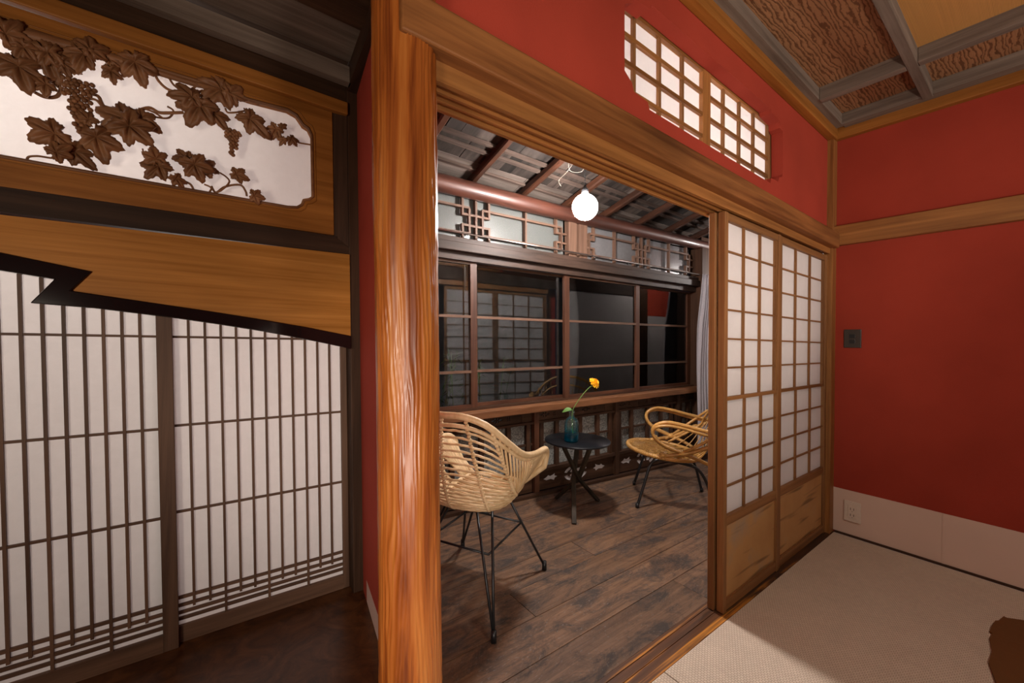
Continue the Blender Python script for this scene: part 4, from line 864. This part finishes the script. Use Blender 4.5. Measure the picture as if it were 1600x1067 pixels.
# ------------------------------------------------------------------ round rattan loop armchair
def loop_chair(loc, ang):
    ch = empty('loop_armchair', (loc[0], loc[1], 0), 'honey rattan armchair with looped arms and round seat near the paper doors', 'chair')
    cA, sA = math.cos(ang), math.sin(ang)
    def Wd(f, s, z): return (loc[0] + f * cA - s * sA, loc[1] + f * sA + s * cA, z)   # s: sitter's left
    def seatz(f): return 0.372 + 0.10 * (f)          # seat tips down to the back
    SC = 0.07; SR = 0.26
    ring = [Wd(SC + SR * math.cos(a), SR * 1.02 * math.sin(a), seatz(SC + SR * math.cos(a))) for a in [2 * PI * i / 48 for i in range(48)]]
    MB().tube(ring, 0.0145, 10, True).build('seat_ring', 'rattan_honey', ch, False)
    mb = MB()                                        # cane binding round the front of the ring
    for i in range(-34, 35):
        a = i * 0.045; c_ = Vector(Wd(SC + SR * math.cos(a), SR * 1.02 * math.sin(a), seatz(SC + SR * math.cos(a)))); d_ = Vector(Wd(SC + SR * math.cos(a + 0.03), SR * 1.02 * math.sin(a + 0.03), seatz(SC + SR * math.cos(a + 0.03))))
        mb.tube([c_, d_], 0.0165, 8)
    mb.build('cane_binding', 'rattan_honey', ch, False)
    # seat canes run front to back, then bend up into the fan-shaped back
    NB = 12
    for k in range(NB):
        u = -1 + 2 * k / (NB - 1); s0 = u * 0.225; ff = SC + math.sqrt(max(0.001, SR ** 2 - (s0 / 1.02) ** 2)) - 0.005
        th = u * 1.28; rt = 0.33; top = (-0.33 - 0.05 * math.cos(th), rt * math.sin(th), 0.50 + 0.30 * math.cos(th))
        bk = SC - math.sqrt(max(0.001, SR ** 2 - (s0 / 1.02) ** 2)); bk = max(bk, -0.19)
        pts = smooth_path([Wd(ff, s0, seatz(ff) + 0.004), Wd(0.05, s0, seatz(0.05) - 0.004), Wd(bk + 0.03, s0 * 0.96, seatz(bk) + 0.0), Wd(bk - 0.035, s0 * 1.0, seatz(bk) + 0.035), Wd((bk - 0.035 + top[0]) / 2, (s0 + top[1]) / 2, (seatz(bk) + 0.035 + top[2]) / 2), Wd(*top)], 4)
        MB().tube(pts, 0.0036, 6).build('seat_cane', 'rattan_honey', ch, False)
    # back hoop: from the far seat side up over and down to the near side, crossing to the seat front
    hoop = []
    for i in range(33):
        th = -1.42 + 2.84 * i / 32; hoop.append(Wd(-0.33 - 0.05 * math.cos(th) + 0.10 * max(0, abs(th) - 1.0), 0.335 * math.sin(th), 0.50 + 0.305 * math.cos(th)))
    left_end = [Wd(-0.20, 0.320, 0.50), Wd(-0.06, 0.285, 0.435), Wd(0.08, 0.262, 0.400), Wd(0.14, 0.25, 0.392)]
    right_end = [Wd(0.14, -0.25, 0.392), Wd(0.08, -0.262, 0.400), Wd(-0.06, -0.285, 0.435), Wd(-0.20, -0.320, 0.50)]
    MB().tube(smooth_path(right_end + hoop[::4] + left_end, 4), 0.0145, 10).build('back_hoop', 'rattan_honey', ch, False)
    MB().tube(smooth_path([Wd(0.0, -0.245, 0.385)] + [Wd(-0.315 + 0.26 * (1 - math.cos(th)) * 0.4, 0.30 * math.sin(th), 0.455 + 0.26 * math.cos(th)) for th in (-1.3, -0.9, -0.45, 0, 0.45, 0.9, 1.3)] + [Wd(0.0, 0.245, 0.385)], 5), 0.010, 8).build('inner_hoop', 'rattan_honey', ch, False)
    # looped arms, two canes each
    for s in (-1, 1):
        for q, nm in ((0.0, 0), (0.020, 1)):
            pts = [Wd(-0.30, s * (0.315 + q * 0.3), 0.585 - q), Wd(-0.16, s * (0.335 + q), 0.610 - q * 1.2), Wd(-0.02, s * (0.335 + q), 0.640 - q), Wd(0.09, s * (0.325 + q), 0.650 - q), Wd(0.165, s * (0.31 + q), 0.610 - q * 0.4), Wd(0.165, s * (0.30 + q), 0.545), Wd(0.10, s * (0.29 + q), 0.480 + q * 0.3), Wd(-0.01, s * (0.275 + q * 0.6), 0.435 + q * 0.3), Wd(-0.12, s * (0.25 + q * 0.3), 0.395), Wd(-0.22, s * 0.20, 0.345)]
            MB().tube(smooth_path(pts, 6), 0.0135 if q == 0 else 0.0105, 10).build('arm_loop', 'rattan_honey', ch, False)
        MB().tube(smooth_path([Wd(0.02, s * 0.25, 0.405), Wd(-0.08, s * 0.30, 0.47), Wd(-0.2, s * 0.33, 0.56), Wd(-0.31, s * 0.30, 0.66)], 4), 0.011, 8).build('brace', 'rattan_honey', ch, False)
    # bound joints
    for s in (-1, 1):
        for p in ((-0.22, 0.325, 0.51), (0.10, 0.265, 0.405), (-0.02, 0.275, 0.43)): MB().tube([Wd(p[0] - 0.018, s * p[1], p[2] + 0.006), Wd(p[0] + 0.018, s * p[1], p[2] - 0.006)], 0.021, 8).build('binding', 'rattan_honey', ch, False)
    # black steel sledge frames
    for s in (-1, 1):
        ft, bk_ = (0.265, s * 0.2475, 0.006), (-0.265, s * 0.2475, 0.006)
        pts = smooth_path([Wd(*ft), Wd(0.215, s * 0.225, 0.18), Wd(0.18, s * 0.21, 0.30), Wd(0.145, s * 0.20, 0.340), Wd(0.08, s * 0.195, 0.352), Wd(-0.08, s * 0.195, 0.330), Wd(-0.15, s * 0.20, 0.305), Wd(-0.20, s * 0.215, 0.23), Wd(-0.235, s * 0.232, 0.12), Wd(*bk_)], 5)
        MB().tube(pts, 0.0105, 10).build('leg_frame', 'black_steel', ch, False)
        for p in (ft, bk_): MB().tube([Wd(p[0], p[1], 0.0005), Wd(p[0] * 0.99, p[1] * 0.99, 0.03)], 0.0135, 10).build('foot_cap', 'black_steel', ch, False)
    for f_, z in ((0.10, 0.350), (-0.11, 0.322)): MB().tube([Wd(f_, -0.2, z), Wd(f_, 0, z), Wd(f_, 0.2, z)], 0.008, 8).build('crossbar', 'black_steel', ch, False)
    return ch
loop_chair((2.867, 1.744), math.atan2(0.778, -0.629))

# ------------------------------------------------------------------ side table, bottle, flower
TX, TY, TZ = 2.122, 2.035, 0.498
tb_ = empty('side_table', (TX, TY, 0), 'small round black table with crossed dark legs between the chairs', 'table')
MB().lathe([(0.228, -0.014), (0.235, -0.010), (0.235, -0.003), (0.232, 0.0), (0.0001, 0.0)], (TX, TY, TZ), 64).build('tabletop', 'black_tabletop', tb_, False)
for fx, fy in ((1.930, 1.865), (2.367, 2.045), (2.136, 2.255)):
    f0 = Vector((fx, fy, 0.001)); c0 = Vector((TX, TY, 0.22)); off = (f0 - c0); off.z = 0
    tp = Vector((TX, TY, TZ - 0.016)) - off * 0.62; mid = c0 + off.cross(Vector((0, 0, 1))).normalized() * 0.022
    MB().beam(f0, mid, 0.032, 0.022, None, 0.2).beam(mid, tp, 0.032, 0.022, None, 0.2).build('leg', 'table_leg_wood', tb_, False)
bt = empty('glass_bottle', (2.046, 2.022, TZ + 0.0005), 'teal-footed clear glass bottle holding the orange flower on the table', 'bottle')
bo = (2.046, 2.022, TZ + 0.001)
prof = [(0.0001, 0.0), (0.046, 0.0), (0.050, 0.004), (0.0505, 0.03), (0.0505, 0.125), (0.048, 0.143), (0.040, 0.158), (0.026, 0.168), (0.0175, 0.176), (0.0165, 0.196), (0.0205, 0.203), (0.0205, 0.213), (0.0165, 0.216)]
mb = MB().lathe(prof, bo, 40); mb.f = mb.f[:-1]; mb.sm = mb.sm[:-1]; mb.build('body', 'bottle_glass', bt, False)
MB().lathe([(0.0001, 0.006), (0.0465, 0.006), (0.0480, 0.010), (0.0480, 0.055), (0.0001, 0.0555)], bo, 40).build('liquid', 'teal_liquid', bt, False)
fwr = empty('flower', (2.05, 2.02, TZ + 0.012), 'single orange-yellow flower on a long bent green stem in the glass bottle', 'flower')
st = smooth_path([(2.060, 2.016, TZ + 0.014), (2.052, 2.020, 0.62), (2.050, 2.018, 0.71), (2.062, 2.000, 0.76), (2.088, 1.972, 0.82), (2.118, 1.940, 0.875), (2.140, 1.920, 0.900)])
MB().tube(st, 0.0028, 8).build('stem', 'stem_green', fwr, False)
FC = Vector((2.147, 1.912, 0.915)); fd = Vector((0.15, -0.75, 0.62)).normalized(); fu = fd.cross(Vector((0, 0, 1))).normalized(); fv_ = fd.cross(fu)
MB().lathe([(0.0001, -0.014), (0.010, -0.010), (0.013, 0.0), (0.0001, 0.003)], FC, 14).build('calyx', 'stem_green', fwr, False)
rnd = random.Random(2)
for lay in range(5):
    n = 13 - lay * 2
    for k in range(n):
        a = 2 * PI * (k + 0.5 * lay) / n + rnd.uniform(-0.1, 0.1); el = 0.10 + lay * 0.30; L_ = 0.040 - lay * 0.0040; w_ = 0.0115
        r_d = fu * math.cos(a) + fv_ * math.sin(a); d_ = (r_d * math.cos(el) + fd * math.sin(el)); tn = fd.cross(r_d).normalized(); nn = d_.cross(tn)
        vs = []
        for i in range(5):
            t_ = i / 4; ww_ = w_ * math.sin(PI * min(0.92, 0.15 + t_ * 0.85)) + 0.001
            for u in (-1, 0, 1): vs.append(FC + d_ * (0.003 + L_ * t_) + tn * ww_ * u + nn * (0.004 * abs(u) - 0.006 * t_ * t_ * (1 if lay < 2 else -1)))
        fs = [(i * 3 + j, i * 3 + j + 1, i * 3 + j + 4, i * 3 + j + 3) for i in range(4) for j in range(2)]
        MB().add(vs, fs, True).build('petal', 'petal_orange' if lay < 3 else 'petal_dark', fwr, False)
lf = MB(); base = Vector((2.050, 2.020, 0.722)); ld = Vector((-0.62, 0.55, -0.10)).normalized(); lt = Vector((0.25, 0.2, 0.9)).normalized(); lt = (lt - ld * lt.dot(ld)).normalized(); vs = []
for i in range(7):
    t_ = i / 6; w_ = 0.013 * math.sin(PI * t_) ** 0.7 + 0.0006
    for u in (-1, 0, 1): vs.append(base + ld * 0.072 * t_ + lt * w_ * u + ld.cross(lt) * (0.004 * abs(u)) + Vector((0, 0, 0.012 * math.sin(PI * t_) - 0.012 * t_)))
lf.add(vs, [(i * 3 + j, i * 3 + j + 1, i * 3 + j + 4, i * 3 + j + 3) for i in range(6) for j in range(2)], True).build('leaf', 'leaf_green', fwr, False)
